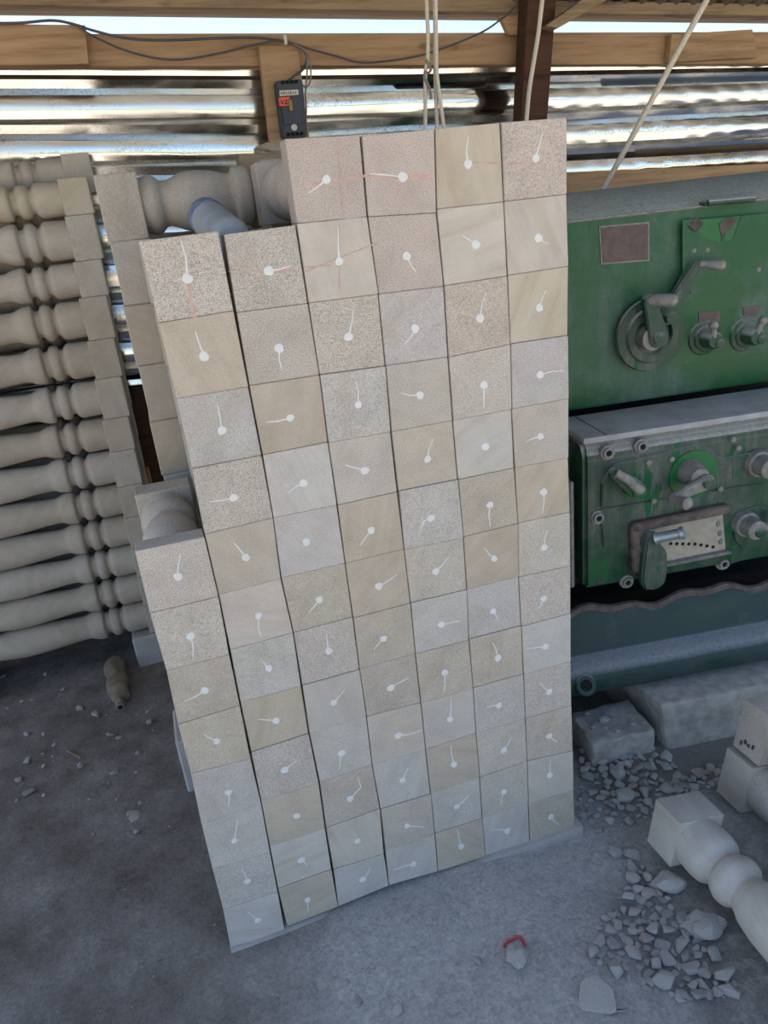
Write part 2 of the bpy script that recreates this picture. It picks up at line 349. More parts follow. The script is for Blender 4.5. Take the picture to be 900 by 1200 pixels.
DABS = {
'A': [('K',(208.5,675.6),[(208.5,666.0),(211.5,648.6)]),('K',(223.5,745.5),[(225.9,770.4)]),('T',(240.0,809.1),[(214.5,822.0)]),('T',(254.1,868.5),[(237.6,859.5)]),('W',(267.9,928.5),[(267.3,945.0)]),('W',(274.8,985.2),[(279.0,960.6)]),('W',(290.1,1032.6),[(282.6,1016.1)]),('w',(302.4,1078.5),[(289.5,1068.0)])],
'B': [('S',(219.6,326.5),[(211.5,280.0)]),('B',(239.1,417.5),[(228.6,387.5)]),('V',(260.1,504.5),[(254.4,473.0)]),('S',(273.9,583.1),[(244.5,587.9)]),('T',(288.0,653.1),[(273.9,636.0)]),('C',(303.0,721.5),[(306.3,748.5)]),('W',(315.0,783.0),[(304.5,771.0)]),('B',(323.4,844.5),[(302.4,843.0)]),('K',(333.6,902.4),[(348.6,890.4)]),('B',(347.7,956.1),[]),('w',(353.4,1008.0),[(360.0,1014.0)]),('B',(360.6,1054.5),[(361.2,1068.0)])],
'C': [('S',(315.0,317.5),[(342.0,310.9)]),('S',(327.0,407.9),[(330.9,434.9)]),('B',(340.2,489.5),[(311.1,494.6)]),('w',(355.5,566.0),[(337.5,578.0)]),('W',(359.1,635.1),[]),('T',(374.4,702.6),[(361.5,717.6)]),('K',(385.5,762.9),[(382.5,742.5)]),('V',(390.9,823.5),[(404.4,807.6)]),('W',(400.5,882.6),[(397.5,901.5)]),('T',(410.4,936.0),[(423.0,922.5),(418.5,909.0)]),('C',(419.1,985.5),[]),('W',(425.1,1030.5),[(434.4,1016.4)])],
'D': [('P',(382.5,210.4),[(360.6,226.6)]),('C',(397.5,306.4),[(396.0,265.0)]),('S',(408.4,394.6),[(414.4,362.5)]),('W',(419.8,474.2),[(417.1,446.6)]),('K',(427.6,551.3),[(404.5,545.0)]),('B',(435.1,621.5),[(421.6,639.5)]),('B',(443.8,687.0),[(465.1,673.5)]),('T',(449.5,748.5),[(438.1,761.1)]),('T',(457.9,806.1),[(479.5,794.1)]),('K',(466.6,861.9),[(493.9,855.6)]),('W',(471.6,914.5),[(478.5,899.5)]),('T',(477.0,967.9),[(497.4,969.1)]),('W',(484.5,1012.6),[(460.5,1019.5)])],
'E': [('P',(472.0,207.4),[(432.4,203.5)]),('P',(476.5,300.1),[(487.9,319.6)]),('V',(486.4,385.0),[(472.0,405.1)]),('K',(492.1,463.1),[(469.6,460.4)]),('T',(500.8,538.1),[(508.0,513.5)]),('W',(505.0,607.1),[(496.0,611.0),(491.5,624.5)]),('K',(510.7,669.6),[(526.6,651.6)]),('W',(517.0,732.0),[(539.5,727.5)]),('T',(521.2,788.1),[(520.6,811.5)]),('W',(527.2,843.0),[(528.7,819.6)]),('B',(531.9,895.9),[(528.6,872.5)]),('W',(535.2,945.4),[(549.6,931.6)]),('B',(540.6,991.6),[(535.8,971.5)])],
'F': [('Y',(548.5,192.4),[(548.5,160.0)]),('C',(557.5,286.6),[(541.0,275.5)]),('P',(562.6,373.0),[(569.5,343.6)]),('K',(567.1,451.1),[(566.8,479.0)]),('w',(568.6,523.4),[]),('T',(574.0,591.5),[(574.6,617.6)]),('B',(579.1,654.6),[(567.4,642.0)]),('W',(577.9,716.1),[(583.6,728.4)]),('T',(583.6,771.0),[(577.0,752.4)]),('W',(584.5,826.5),[(569.5,828.9)]),('K',(590.2,879.0),[(599.5,864.0)]),('K',(590.4,928.0),[(586.8,942.4)]),('w',(594.6,973.9),[(576.0,972.4)])],
'G': [('P',(628.0,185.5),[(636.1,154.0)]),('C',(631.0,279.1),[(643.0,286.0)]),('Y',(631.9,360.4),[(640.0,340.0)]),('W',(632.8,439.1),[(660.4,434.6)]),('K',(633.4,511.4),[(615.4,518.0)]),('B',(637.0,576.5),[(635.2,602.6)]),('K',(637.6,641.6),[(641.8,620.0)]),('K',(637.0,701.4),[(631.0,713.1)]),('w',(639.1,757.5),[(616.0,760.2)]),('K',(643.6,810.6),[(632.5,800.1)]),('T',(643.6,862.5),[(653.5,869.1)]),('K',(644.4,908.5),[(645.3,889.6)]),('T',(645.6,957.1),[(654.6,966.1)])],
}
# ------------------------------------------------------------------ the front stack of balusters, seen end on
TINT = {'K': ((0.495,0.450,0.392), .75), 'T': ((0.467,0.416,0.346), .55), 'W': ((0.495,0.466,0.426), .70), 'w': ((0.514,0.487,0.445), .25),
        'S': ((0.480,0.438,0.383), 1.0), 'B': ((0.470,0.410,0.330), .25), 'C': ((0.526,0.478,0.411), .2), 'V': ((0.483,0.456,0.414), .55),
        'P': ((0.480,0.416,0.358), .8), 'Y': ((0.514,0.453,0.355), .2)}
TWORD = {'K': 'beige', 'T': 'tan', 'W': 'pale grey', 'w': 'smooth whitish', 'S': 'coarse speckled', 'B': 'brownish banded', 'C': 'cream', 'V': 'grey veined', 'P': 'pinkish', 'Y': 'yellowish'}
COLW = {'A': 'far edge column', 'B': '', 'C': ''}
FL, SH, RL = .046, .318, .383        # front block depth, start and end of the rear block
def main_shaft():
    p = [(FL-.002,.040),(.056,.040),(.075,.040),(.10,.047),(.135,.0545),(.165,.056),(.20,.050),(.225,.042),(.236,.041),(.25,.052),(.27,.0565),(.286,.052),(.294,.045),(.303,.049),(SH+.002,.054)]
    return MB().lathe(smooth_prof(p, 3), (0,0,0), (0,1,0), 24)
shaft_me = main_shaft().mesh('turned_shaft', M['stone'], 50)
cols = list('ABCDEFG')
SEAMW = {}
for k in cols:
    st, l = SEAMS[k]
    SEAMW[k] = [(at(a[0], a[1], 1, 0.0), at(b[0], b[1], 1, 0.0)) for a, b in l]
def side(k, which, z):
    l = [(p[which].z, p[which].x) for p in SEAMW[k]]
    l.sort(); return lerp(l, z) if l[0][0]-.01 <= z <= l[-1][0]+.01 else None
COLNAME = {'G': 'column beside the green lathe', 'F': 'second column from the lathe', 'E': 'third column from the lathe', 'D': 'fourth column from the lathe',
           'C': 'fifth column from the lathe', 'B': 'sixth column from the lathe', 'A': 'short outermost column'}
def tail_word(dot, tails):
    if not tails: return 'plain white dab'
    dx = tails[-1][0]-dot[0]; dy = tails[-1][1]-dot[1]
    a = math.degrees(math.atan2(-dy, dx)) % 360
    w = ['rightward', 'up-right', 'upward', 'up-left', 'leftward', 'down-left', 'downward', 'down-right'][int((a+22.5)//45) % 8]
    return 'dab with %s tail' % w
rnd = random.Random(3)
for k in cols:
    st, _ = SEAMS[k]
    for i, (tint, dot, tails) in enumerate(DABS[k]):
        (TL, TR), (BL, BR) = SEAMW[k][i], SEAMW[k][i+1]
        g = .0003
        def fix(p, which):
            x = p.x
            if which == 1 and k != 'G':
                o = side(cols[cols.index(k)+1], 0, p.z)
                if o is not None: x = min(x, o-.0008)
            return x
        yj = rnd.uniform(-.0015, .0025)
        c4 = [(TL.x+g, TL.z-g), (fix(TR,1)-g, TR.z-g), (fix(BR,1)-g, BR.z+g), (BL.x+g, BL.z+g)]
        cx = sum(p[0] for p in c4)/4; cz = sum(p[1] for p in c4)/4
        col, al = TINT[tint]; j = rnd.uniform(.955, 1.035)
        colr = (col[0]*j, col[1]*j*rnd.uniform(.99,1.01), col[2]*j*rnd.uniform(.975,1.025), al)
        lab = '%s stone baluster, %s, %s in the %s' % (TWORD[tint], tail_word(dot, tails), ORD[i], COLNAME[k])
        t = thing('stone_baluster', lab, 'baluster', (cx, yj, cz), 0, 'balusters in the front stack')
        q = [(x-cx, 0, z-cz) for x, z in c4]
        b = MB().hexa(q + [(x, FL, z) for x, _, z in q], .0010, 1)
        b.build('end_block', M['stone'], t, 25, color=colr)
        s = link('turned_shaft', shaft_me, t, color=colr)
        w = min(c4[1][0]-c4[0][0], c4[2][0]-c4[3][0], c4[0][1]-c4[3][1], c4[1][1]-c4[2][1])/2 - .0012
        s.scale = (w/.0575, 1, w/.0575)
        MB().box(-w, w, SH, RL, -w, w, .002).build('end_block', M['stone'], t, 25, color=colr)
        # plaster dab over the lathe centre hole, with the run it left
        D = at(dot[0], dot[1], 1, yj); dx, dz = D.x-cx, D.z-cz
        d = MB()
        n = 22; ph = [rnd.uniform(0, 6) for _ in range(3)]; R0 = .0075*rnd.uniform(.9, 1.1)
        rr = [R0*(1+.05*math.sin(2*a*math.tau/n+ph[0])+.05*math.sin(3*a*math.tau/n+ph[1])) for a in range(n)]
        rings = []
        for f, y in ((1.0, .0004), (.96, -.0009), (.6, -.0016)):
            rings.append([d.bm.verts.new((dx+math.cos(a*math.tau/n)*rr[a]*f, y, dz+math.sin(a*math.tau/n)*rr[a]*f)) for a in range(n)])
        for A, B in zip(rings, rings[1:]):
            for a in range(n): d.bm.faces.new((A[a], A[(a+1)%n], B[(a+1)%n], B[a]))
        d.bm.faces.new(rings[-1])
        d.build('plaster_dab', M['plaster'], t)
        for tl in ([tails] if tails else []):
            pts = [Vector((dx, 0, dz))]
            for p in tl:
                P_ = at(p[0], p[1], 1, yj); pts.append(Vector((P_.x-cx, 0, P_.z-cz)))
            if len(tl) == 1: # slight bow
                mid = (pts[0]+pts[1])/2; dv = pts[1]-pts[0]; mid += Vector((-dv.z, 0, dv.x))*rnd.uniform(-.08, .08); pts.insert(1, mid)
            fine = []
            for a, b2 in zip(pts, pts[1:]):
                for q_ in range(6): fine.append(a+(b2-a)*q_/6)
            fine.append(pts[-1])
            tb = MB(); LS = []
            nn = len(fine)
            for q_, p in enumerate(fine):
                dv = (fine[min(q_+1, nn-1)]-fine[max(q_-1, 0)]).normalized(); nv = Vector((-dv.z, 0, dv.x))
                wd = (.0019 - .0009*q_/nn)*rnd.uniform(.8, 1.15)
                if q_ == nn-1: wd *= .5
                LS.append([tb.bm.verts.new(p+nv*wd*e+Vector((0, y, 0))) for e, y in ((-1, .0003), (-.6, -.0009), (.6, -.0009), (1, .0003))])
            for A, B in zip(LS, LS[1:]):
                for e in range(3): tb.bm.faces.new((A[e], A[e+1], B[e+1], B[e]))
            tb.build('plaster_run', M['plaster'], t)
        # red chalk lines across the top courses
        CH = {('D',0): [((352,218),(428,206),.003),((396,160),(402,252),.0012)], ('E',0): [((428,206),(505,208),.0045)], ('F',0): [((540,190),(585,191),.002)], ('G',0): [((592,192),(630,190),.0025)],
              ('C',0): [((282,333),(345,312),.0016),((268,318),(345,318),.001)], ('D',1): [((356,313),(388,311),.0012),((358,318),(443,284),.0014),((397,262),(398,340),.001)], ('B',0): [((221,332),(228,372),.0035)]}
        for ci, (a, b2, wd) in enumerate(CH.get((k, i), [])):
            A = at(a[0], a[1], 1, yj); B = at(b2[0], b2[1], 1, yj); dv = (B-A).normalized(); nv = Vector((-dv.z, 0, dv.x))*wd
            cm = MB(); K_ = []
            for q_ in range(13):
                p = A+(B-A)*q_/12 - Vector((cx, 0, cz)); p.y = -.0002-.00025*ci; wv = rnd.uniform(.5, 1.1)
                K_.append((cm.bm.verts.new(p-nv*wv), cm.bm.verts.new(p+nv*wv)))
            for (a0, a1), (b0, b1) in zip(K_, K_[1:]): cm.bm.faces.new((a0, a1, b1, b0))
            cm.build('chalk_line', M['chalk'], t)
# plinth slab under the stack
MB().box(-.01, .862, -.012, .40, -.034, -.0015, .004, 2).build('stone_slab', M['stone'], color=(.42,.41,.39,.5))
tag(bpy.data.objects['stone_slab'], 'thin dusty stone slab lying under the front baluster stack', 'slab')

# ------------------------------------------------------------------ second stack, lying parallel to the wall behind the front one
def side_shaft(blk0, L):
    p = [(blk0-.002,.053),(blk0+.022,.0575),(blk0+.034,.053),(blk0+.044,.044),(blk0+.06,.046),(blk0+.085,.056),(blk0+.115,.0585),(blk0+.15,.055),(blk0+.178,.047),(blk0+.186,.048),(blk0+.192,.058),(blk0+.212,.0595),(blk0+.222,.057),(blk0+.226,.048),(blk0+.245,.046),(L-.08,.049)]
    return MB().lathe(smooth_prof(p, 3), (0,0,0), (1,0,0), 32)
ztops = [1.569, 1.4455, 1.322, 1.1985, 1.077, .953, .829, .705, .581, .457, .333]
SB = .08; SL = .405
second_shaft = side_shaft(SB, SL).mesh('turned_shaft', M['stone'], 50)
stints = ['T','K','B','T','B','w','K','K','T','K','K']
for i, zt in enumerate(ztops):
    zb = ztops[i+1] if i+1 < len(ztops) else .21
    hh = (zt-zb)/2 - .0004
    col, al = TINT[stints[i]]; colr = tuple(x*.94 for x in col)+(al,)
    lab = ['big bellied baluster lying across the top of the second stack behind the front stack',
           'dark greyish baluster end right below the bellied one behind the front stack'][i] if i < 2 else '%s baluster of the hidden second stack, %s from its top' % (TWORD[stints[i]], ORD[i])
    t = thing('stone_baluster', lab, 'baluster', (.063 + (.003 if i % 2 else 0), .42, (zt+zb)/2), 0, 'balusters in the second stack')
    w = hh
    MB().box(0, SB, 0, .122, -hh, hh, .002).build('end_block', M['stone'], t, 25, color=colr)
    s = link('turned_shaft', second_shaft, t, (0, .061, 0), colr)
    s.scale = (1, 1, min(1, hh/.06))
    MB().box(SL-.08, SL, 0, .122, -hh, hh, .002).build('end_block', M['stone'], t, 25, color=colr)
MB().box(.06, .50, .415, .56, -.02, .2095, .006).build('support_block', M['stone'], color=(.4,.39,.37,.5))
tag(bpy.data.objects['support_block'], 'rough stone block carrying the second stack behind the front stack', 'block')
MB().box(-.062, .05, .535, .70, -.02, .17, .006).build('offcut_block', M['stone'], color=(.45,.44,.42,.5))
tag(bpy.data.objects['offcut_block'], 'pale upright stone offcut on the ground showing past the outermost column', 'block')
# timber end and crumpled paper behind the bellied baluster
t_ = MB().hexa([(.375,.60,1.44),(.50,.60,1.44),(.50,.60,1.592),(.375,.60,1.598),(.375,.66,1.44),(.50,.66,1.44),(.50,.66,1.592),(.375,.66,1.598)], .003).build('timber_offcut', M['wood2'])
tag(t_, 'brown timber offcut end sticking up behind the bellied baluster', 'timber')
MB().box(.36, .52, .57, .66, -.02, 1.4395, .004).build('timber_prop', M['wood2'])
tag(bpy.data.objects['timber_prop'], 'upright timber prop hidden behind the second stack', 'timber')
pm = MB(); bmesh.ops.create_icosphere(pm.bm, subdivisions=3, radius=.022)
for v in pm.bm.verts:
    v.co *= 1+.5*noise.noise(v.co*70); v.co.x *= 1.5; v.co.z *= .6
o = pm.build('crumpled_paper', flat_mat('kraft_paper', (.40,.33,.24), .9, var=.2), loc=(.452, .625, 1.604), smooth=20)
tag(o, 'crumpled tan paper on top of the brown timber offcut', 'paper')

# blue plastic bottle lying on the shafts of the front stack
b0 = at(268, 279, 1, .155); b1 = at(240, 252, 1, .33)
ax = (b1-b0)
t = thing('plastic_bottle', 'bluish ribbed plastic bottle poking up behind the top of the front stack', 'bottle', b0)
ln = ax.length; R_ = .036
prof = [(-.02,.020),(-.016,.033),(-.006,.038)]
for q in range(9):
    prof += [(.002+q*.0135, R_), (.007+q*.0135, R_*.955), (.0115+q*.0135, R_)]
prof += [(.13, R_*.98), (.15, R_*.95)]
MB().lathe(prof, (0,0,0), ax, 32).build('bottle_body', M['pet'], t, 60)
MB().lathe([(.1295,R_*.99),(.131,R_*1.015),(.163,R_*1.0),(.166,R_*.95)], (0,0,0), ax, 32).build('bottle_label', M['petlabel'], t, 60)
MB().lathe([(.165,R_*.95),(.18,R_*.8),(.195,.017),(.20,.0135),(.222,.0135)], (0,0,0), ax, 24).build('bottle_neck', M['pet'], t, 60)

# ------------------------------------------------------------------ third stack, against the wall
LB = .082; LL = .78
lp = [(LB-.002,.055),(LB+.055,.0565),(LB+.068,.055),(LB+.076,.048),(LB+.082,.041),(LB+.088,.042),(LB+.096,.052),(LB+.108,.0555),(LB+.12,.052),(LB+.127,.042),(LB+.135,.040),(LB+.14,.041),(LB+.147,.0565),(LB+.165,.057),(LB+.182,.053),(LB+.20,.0455),(LB+.23,.045),(LB+.29,.050),(LB+.36,.0555),(LB+.43,.056),(LB+.49,.050),(LB+.54,.044),(LB+.555,.055),(LB+.58,.056),(LB+.59,.045),(LL-LB+.002,.055)]
long_shaft = MB().lathe(smooth_prof(lp, 4), (0,0,0), (-1,0,0), 36).mesh('turned_shaft', M['stone'], 50)
pxz = [(79,206),(84,250),(95,303),(104,345),(112,395),(120,440),(128,487),(135,525),(146,565)]
tops = [at(u+26, v, 1, 1.3) for u, v in pxz]
zs = [p.z for p in tops]
step = (zs[-1]-.115)/5
while len(zs) < 14: zs.append(zs[-1]-step)
xr = [at(u, v, 1, 1.3).x for u, v in ((105,225),(115,275),(122,320),(130,370),(138,415),(146,460),(154,505),(162,545))]
while len(xr) < 13: xr.append(xr[-1]-.003)
lt = ['Y','K','K','T','T','K','T','K','T','T','K','T','T']
for i in range(13):
    hh = (zs[i]-zs[i+1])/2 - .0004
    col, al = TINT[lt[i]]
    colr = tuple(x*.95 for x in col)+(al*.6,)
    lab = 'long turned stone baluster by the steel wall, %s row of the wall-side stack' % (ORD[i] if i else 'yellowish top full')
    if i == 12: lab = 'long turned stone baluster at the bottom of the wall-side stack'
    t = thing('long_baluster', lab, 'baluster', (xr[i], 1.3, (zs[i]+zs[i+1])/2), 0, 'balusters in the wall-side stack')
    MB().box(-LB, 0, 0, .116, -hh, hh, .002).build('end_block', M['stone'], t, 25, color=colr)
    s = link('turned_shaft', long_shaft, t, (0, .058, 0), colr); s.scale = (1, 1, min(1.02, hh/.0575))
    MB().box(-LL, -LL+LB, 0, .116, -hh, hh, .002).build('end_block', M['stone'], t, 25, color=colr)
hb = [at(u, v, 1, 1.44) for u, v in ((75,181),(104,181))]
nrow = 14; zb0 = zs[13]; sp = (hb[0].z-zb0)/nrow; hh = sp/2-.0004
for i in range(nrow):  # all but the topmost are added to make the gaps in front dark
    col, al = TINT['T' if i % 3 else 'K']; colr = tuple(x*.9 for x in col)+(.4,)
    zc = hb[0].z - sp*(i+.5)
    lab = 'upper rear baluster peeping over the top row of the wall-side stack' if i == 0 else 'rear-row baluster added to darken the gaps of the wall-side stack'
    t = thing('long_baluster', lab, 'baluster', (hb[1].x-(0 if i == 0 else .03+.003*i), 1.425, zc), 0, 'balusters in the wall-side stack' if i == 0 else 'rear row of the wall-side stack')
    MB().box(-LB, 0, 0, .116, -hh, hh, .002).build('end_block', M['stone'], t, 25, color=colr)
    s = link('turned_shaft', long_shaft, t, (0, .058, 0), colr); s.scale = (1, 1, min(1.02, hh/.0575))
    MB().box(-LL, -LL+LB, 0, .116, -hh, hh, .002).build('end_block', M['stone'], t, 25, color=colr)
o = MB().box(-.185, -.085, 1.285, 1.54, -.02, zs[13]-.0005, .006).build('support_block', M['stone'], color=(.42,.41,.39,.4))
tag(o, 'pale stone block under the near end of the wall-side stack', 'block')
o = MB().box(-.84, -.70, 1.285, 1.54, -.02, zs[13]-.0005, .006).build('support_block', M['stone'], color=(.42,.41,.39,.4))
tag(o, 'stone block under the far end of the wall-side stack', 'block')

# ------------------------------------------------------------------ big balusters lying on the ground near the lathe
def big_baluster(label, x, y, z, s, L, tint, roll=10):
    t = thing('fallen_baluster', label, 'baluster', (x, y, z), 0, 'balusters lying near the lathe')
    t.rotation_euler = (0, math.radians(roll), 0)
    col, al = TINT[tint]; colr = tuple(c*.98 for c in col)+(al,)
    bl = .084; h = s/2
    MB().box(0, s, -bl, 0, 0, s, .0025, 2).build('end_block', M['stone'], t, 25, color=colr)
    k = h/.077; q = 1.0
    pr = [(0,.077),(.02,.0785),(.05,.0785),(.066,.074),(.078,.062),(.083,.053),(.09,.055),(.10,.066),(.118,.0735),(.135,.070),(.146,.058),(.152,.053),(.162,.058),(.185,.07),(.23,.079),(.29,.08),(.36,.074),(.42,.062)]
    pr = [(bl-.002+a*q, r*k) for a, r in pr]+[(L-bl+.002,.06*k)]
    MB().lathe(smooth_prof(pr, 4), (h, 0, h), (0,-1,0), 40).build('turned_shaft', M['stone'], t, 50, color=colr)
    MB().box(0, s, -L, -L+bl, 0, s, .0025, 2).build('end_block', M['stone'], t, 25, color=colr)
    return t
big_baluster('pale baluster lying nearest on the rubble, its square end toward the lathe', .968, -.115, .004, .122, .60, 'w')
big_baluster('lower baluster lying between the nearest fallen one and the lathe', 1.226, -.045, -.004, .132, .58, 'K')
sc_ = big_baluster('upper baluster lying on another near the lathe, dark scuff on its side', 1.256, -.055, .138, .134, .58, 'K')
sm = random.Random(4)
for k in range(4):
    y0, z0 = -.020-.012*k+sm.uniform(-.004,.004), .030+sm.uniform(-.008,.010)
    pts = [(y0+math.cos(a)*sm.uniform(.003,.007), z0+math.sin(a)*sm.uniform(.004,.010)) for a in [i*math.tau/9 for i in range(9)]]
    sb = MB(); sb.extrude_x(pts, -.0004, .001).build('scuff_mark', M['cable'], sc_, 0)

# ------------------------------------------------------------------ the green lathe
LO = Vector((1.06, .30, 0)); LR = math.radians(-9)
lx = Vector((math.cos(LR), math.sin(LR), 0)); ly = Vector((-math.sin(LR), math.cos(LR), 0))
def L(u, v, y):
    d = ray(u, v); t = ((LO+ly*y-CAM).dot(ly))/d.dot(ly); p = CAM+d*t-LO
    return Vector((p.dot(lx), y, p.z))
lathe = thing('metal_lathe', 'large dusty green metalworking lathe with levers and dials beside the stack', 'machine', LO, LR)
YH = .20
# headstock
hz0 = L(672,481,YH).z; hz1 = L(667,257,YH).z; hzt = L(667,229,YH+.13).z; hx = L(669,400,YH).x - .02
XR = .98
prof = [(YH,hz0),(YH,hz1-.004),(YH+.004,hz1),(YH+.03,hz1+.016),(YH+.07,hz1+.032),(YH+.13,hzt),(YH+.45,hzt+.006),(YH+.45,hz0)]
hs = MB().extrude_x(prof, hx-.22, XR, .006).build('headstock', M['green'], lathe, 40)
# seam strip under the dusty ledge
a = L(667,259,YH); b = L(900,241,YH)
MB().box(hx-.21, XR-.01, YH-.004, YH+.002, a.z-.004, a.z+.001, .001).build('ledge_seam', M['dustmetal'], hs)
# front cover plate with rounded lower edge, carries the dials
pl = [L(u,v,YH) for u,v in ((758,365),(782,350),(801,318),(801,262),(905,250),(905,412),(768,430),(756,429),(750,400))]
MB().prism([(p.x,p.z) for p in pl], YH-.012, YH+.002, .003).build('dial_cover', M['green'], hs, 30)
# torn sheet panel
pp = [(799,258),(812,257),(822,278),(844,284),(847,272),(850,284),(858,280),(868,253),(899,250),(899,338),(809,344),(799,320)]
MB().prism([(L(u,v,YH-.012).x, L(u,v,YH-.012).z) for u,v in pp], YH-.0155, YH-.0125).build('sheet_panel', M['green'], hs, 20)
gp = [L(u,v,YH-.012) for u,v in ((812,258),(868,253),(858,281),(847,285),(822,279))]
MB().prism([(p.x,p.z) for p in gp], YH-.0142, YH-.0124).build('bare_patch', M['fresh'], hs, 20)
for tri, lift in ((((804,262),(816,256),(822,262),(813,272)), .010), (((842,262),(850,256),(862,255),(852,268),(846,280)), .012)):
    fl = MB(); A = [L(u,v,YH-.014) for u,v in tri]
    v0 = [fl.bm.verts.new((p.x, YH-.016-(lift if q in (2,3) else 0), p.z)) for q, p in enumerate(A)]
    v1 = [fl.bm.verts.new((p.x, YH-.0145-(lift if q in (2,3) else 0), p.z)) for q, p in enumerate(A)]
    n = len(A); fl.bm.faces.new(v0); fl.bm.faces.new(v1[::-1])
    for q in range(n): fl.bm.faces.new((v0[q], v1[q], v1[(q+1)%n], v0[(q+1)%n]))
    fl.build('torn_flap', M['rust'], hs, 20)
# name plate
q = [L(u,v,YH) for u,v in ((703.5,267),(758.5,262),(759,304),(706,308))]
fr = MB().prism([(p.x,p.z) for p in (q[0]+Vector((-.004,0,.004)),q[1]+Vector((.004,0,.004)),q[2]+Vector((.004,0,-.004)),q[3]+Vector((-.004,0,-.004)))], YH-.002, YH+.002).build('name_plate', M['dustmetal'], hs, 20)
MB().prism([(p.x,p.z) for p in q], YH-.0035, YH).build('plate_face', M['plate'], fr, 20)
# lifting handle on the ledge
h0 = L(829,238,YH-.02); h1 = L(884,233,YH-.02)
hd = MB().tube([h0, h0+(h1-h0)*.5+Vector((0,-.004,0)), h1], .008, 12).build('grab_handle', M['green_low'], hs)
for p in (h0, h1): MB().tube([p, p+Vector((0,.05,.0))], .007, 10).build('handle_foot', M['green_low'], hd)
# main dial
dc = L(758,391,YH); YD = YH-.012
dial = MB().lathe([(0,.092),(.006,.096),(.014,.094),(.016,.074),(.020,.072),(.026,.070),(.027,.052),(.012,.050),(.012,.036),(.03,.036),(.034,.033)], (dc.x, YD, dc.z), (0,-1,0), 48).build('selector_dial', M['green_low'], hs, 30)
hub = L(766,394,YD-.03)
ca = L(771,396,YD-.06); cb = L(760,352,YD-.06)
def arm(A, B, wa, wb, th, y, name, mat, parent):
    dv = (B-A); dv.y = 0; dv.normalize(); nv = Vector((-dv.z, 0, dv.x))
    out = []
    for k in range(9): 
        an = math.pi*k/8; out.append(A - dv*math.sin(an)*wa + nv*math.cos(an)*wa)
    for k in range(9):
        an = math.pi*k/8; out.append(B + dv*math.sin(an)*wb - nv*math.cos(an)*wb)
    return MB().prism([(p.x, p.z) for p in out], y-th/2, y+th/2, .003).build(name, mat, parent, 35)
lev = arm(ca, cb, .026, .016, .022, YD-.06, 'dial_lever', M['green_low'], dial)
MB().lathe([(0,.030),(.05,.030)], (ca.x-.012, YD-.012, ca.z), (0,-1,0), 24).build('lever_hub', M['dustmetal'], dial)
MB().lathe([(0,.019),(.006,.018),(.008,.008),(.009,.004)], (ca.x, YD-.070, ca.z), (0,-1,0), 24).build('lever_bolt', M['green_low'], dial)
MB().tube([cb+Vector((.0,0,0)), cb+Vector((.018,-.010,.0)), cb+Vector((.048,-.02,-.004))], .013, 14, .017).build('lever_knob', M['dustmetal'], dial)
MB().ball(cb+Vector((.05,-.02,-.004)), .017).build('lever_knob_end', M['dustmetal'], dial)
# long lever behind it
la = L(782,371,YD-.03); lb = L(819,309,YD-.03)
ll = arm(la, lb, .022, .009, .014, YD-.03, 'long_lever', M['green_low'], hs)
MB().lathe([(0,.016),(.022,.015),(.024,.006)], (la.x, YD-.034, la.z), (0,-1,0), 20).build('lever_bolt', M['green_low'], ll)
MB().lathe([(0,.022),(.03,.022)], (la.x, YD, la.z), (0,-1,0), 20).build('lever_hub', M['green_low'], ll)
p0 = L(820,309,YD-.035); p1 = L(850,311,YD-.06)
dv = p1-p0
MB().lathe([(0,.007),(.01,.009),(dv.length*.35,.009),(dv.length*.6,.013),(dv.length*.85,.014),(dv.length,.008)], p0, dv, 16).build('lever_grip', M['dustmetal'], ll)
# small knobs with their plates
for (u,v),(ku,kv),pq in (((825,396),(839,382),((818,366),(844,364),(843,376),(819,378))), ((873,392),(897,376),((870,360),(890,358),(889,368),(871,370)))):
    c = L(u,v,YD)
    kn = MB().lathe([(0,.046),(.006,.044),(.008,.034),(.014,.032),(.016,.024),(.05,.022),(.056,.018)], (c.x,YD,c.z), (0,-1,0), 32).build('selector_knob', M['green_low'], hs, 35)
    e = L(ku,kv,YD-.07)
    MB().tube([Vector((c.x,YD-.045,c.z)), Vector((e.x,YD-.06,e.z))], .008, 12).build('knob_pointer', M['dustmetal'], kn)
    MB().ball((e.x,YD-.06,e.z), .012).build('pointer_ball', M['dustmetal'], kn)
    MB().lathe([(0,.012),(.004,.012),(.006,.005)], (c.x+.012,YD-.055,c.z-.008), (0,-1,0), 18).build('knob_bolt', M['green_low'], kn)
    MB().prism([(L(*w,YD).x, L(*w,YD).z) for w in pq], YD-.002, YD+.001).build('knob_plate', M['plate'], hs, 20)
for u,v in ((813,294),(829,293),(889,316)):
    c = L(u,v,YH-.014); MB().lathe([(0,.007),(.004,.006),(.006,.003)], (c.x,YH-.012,c.z), (0,-1,0), 14).build('panel_screw', M['dustmetal'], hs)

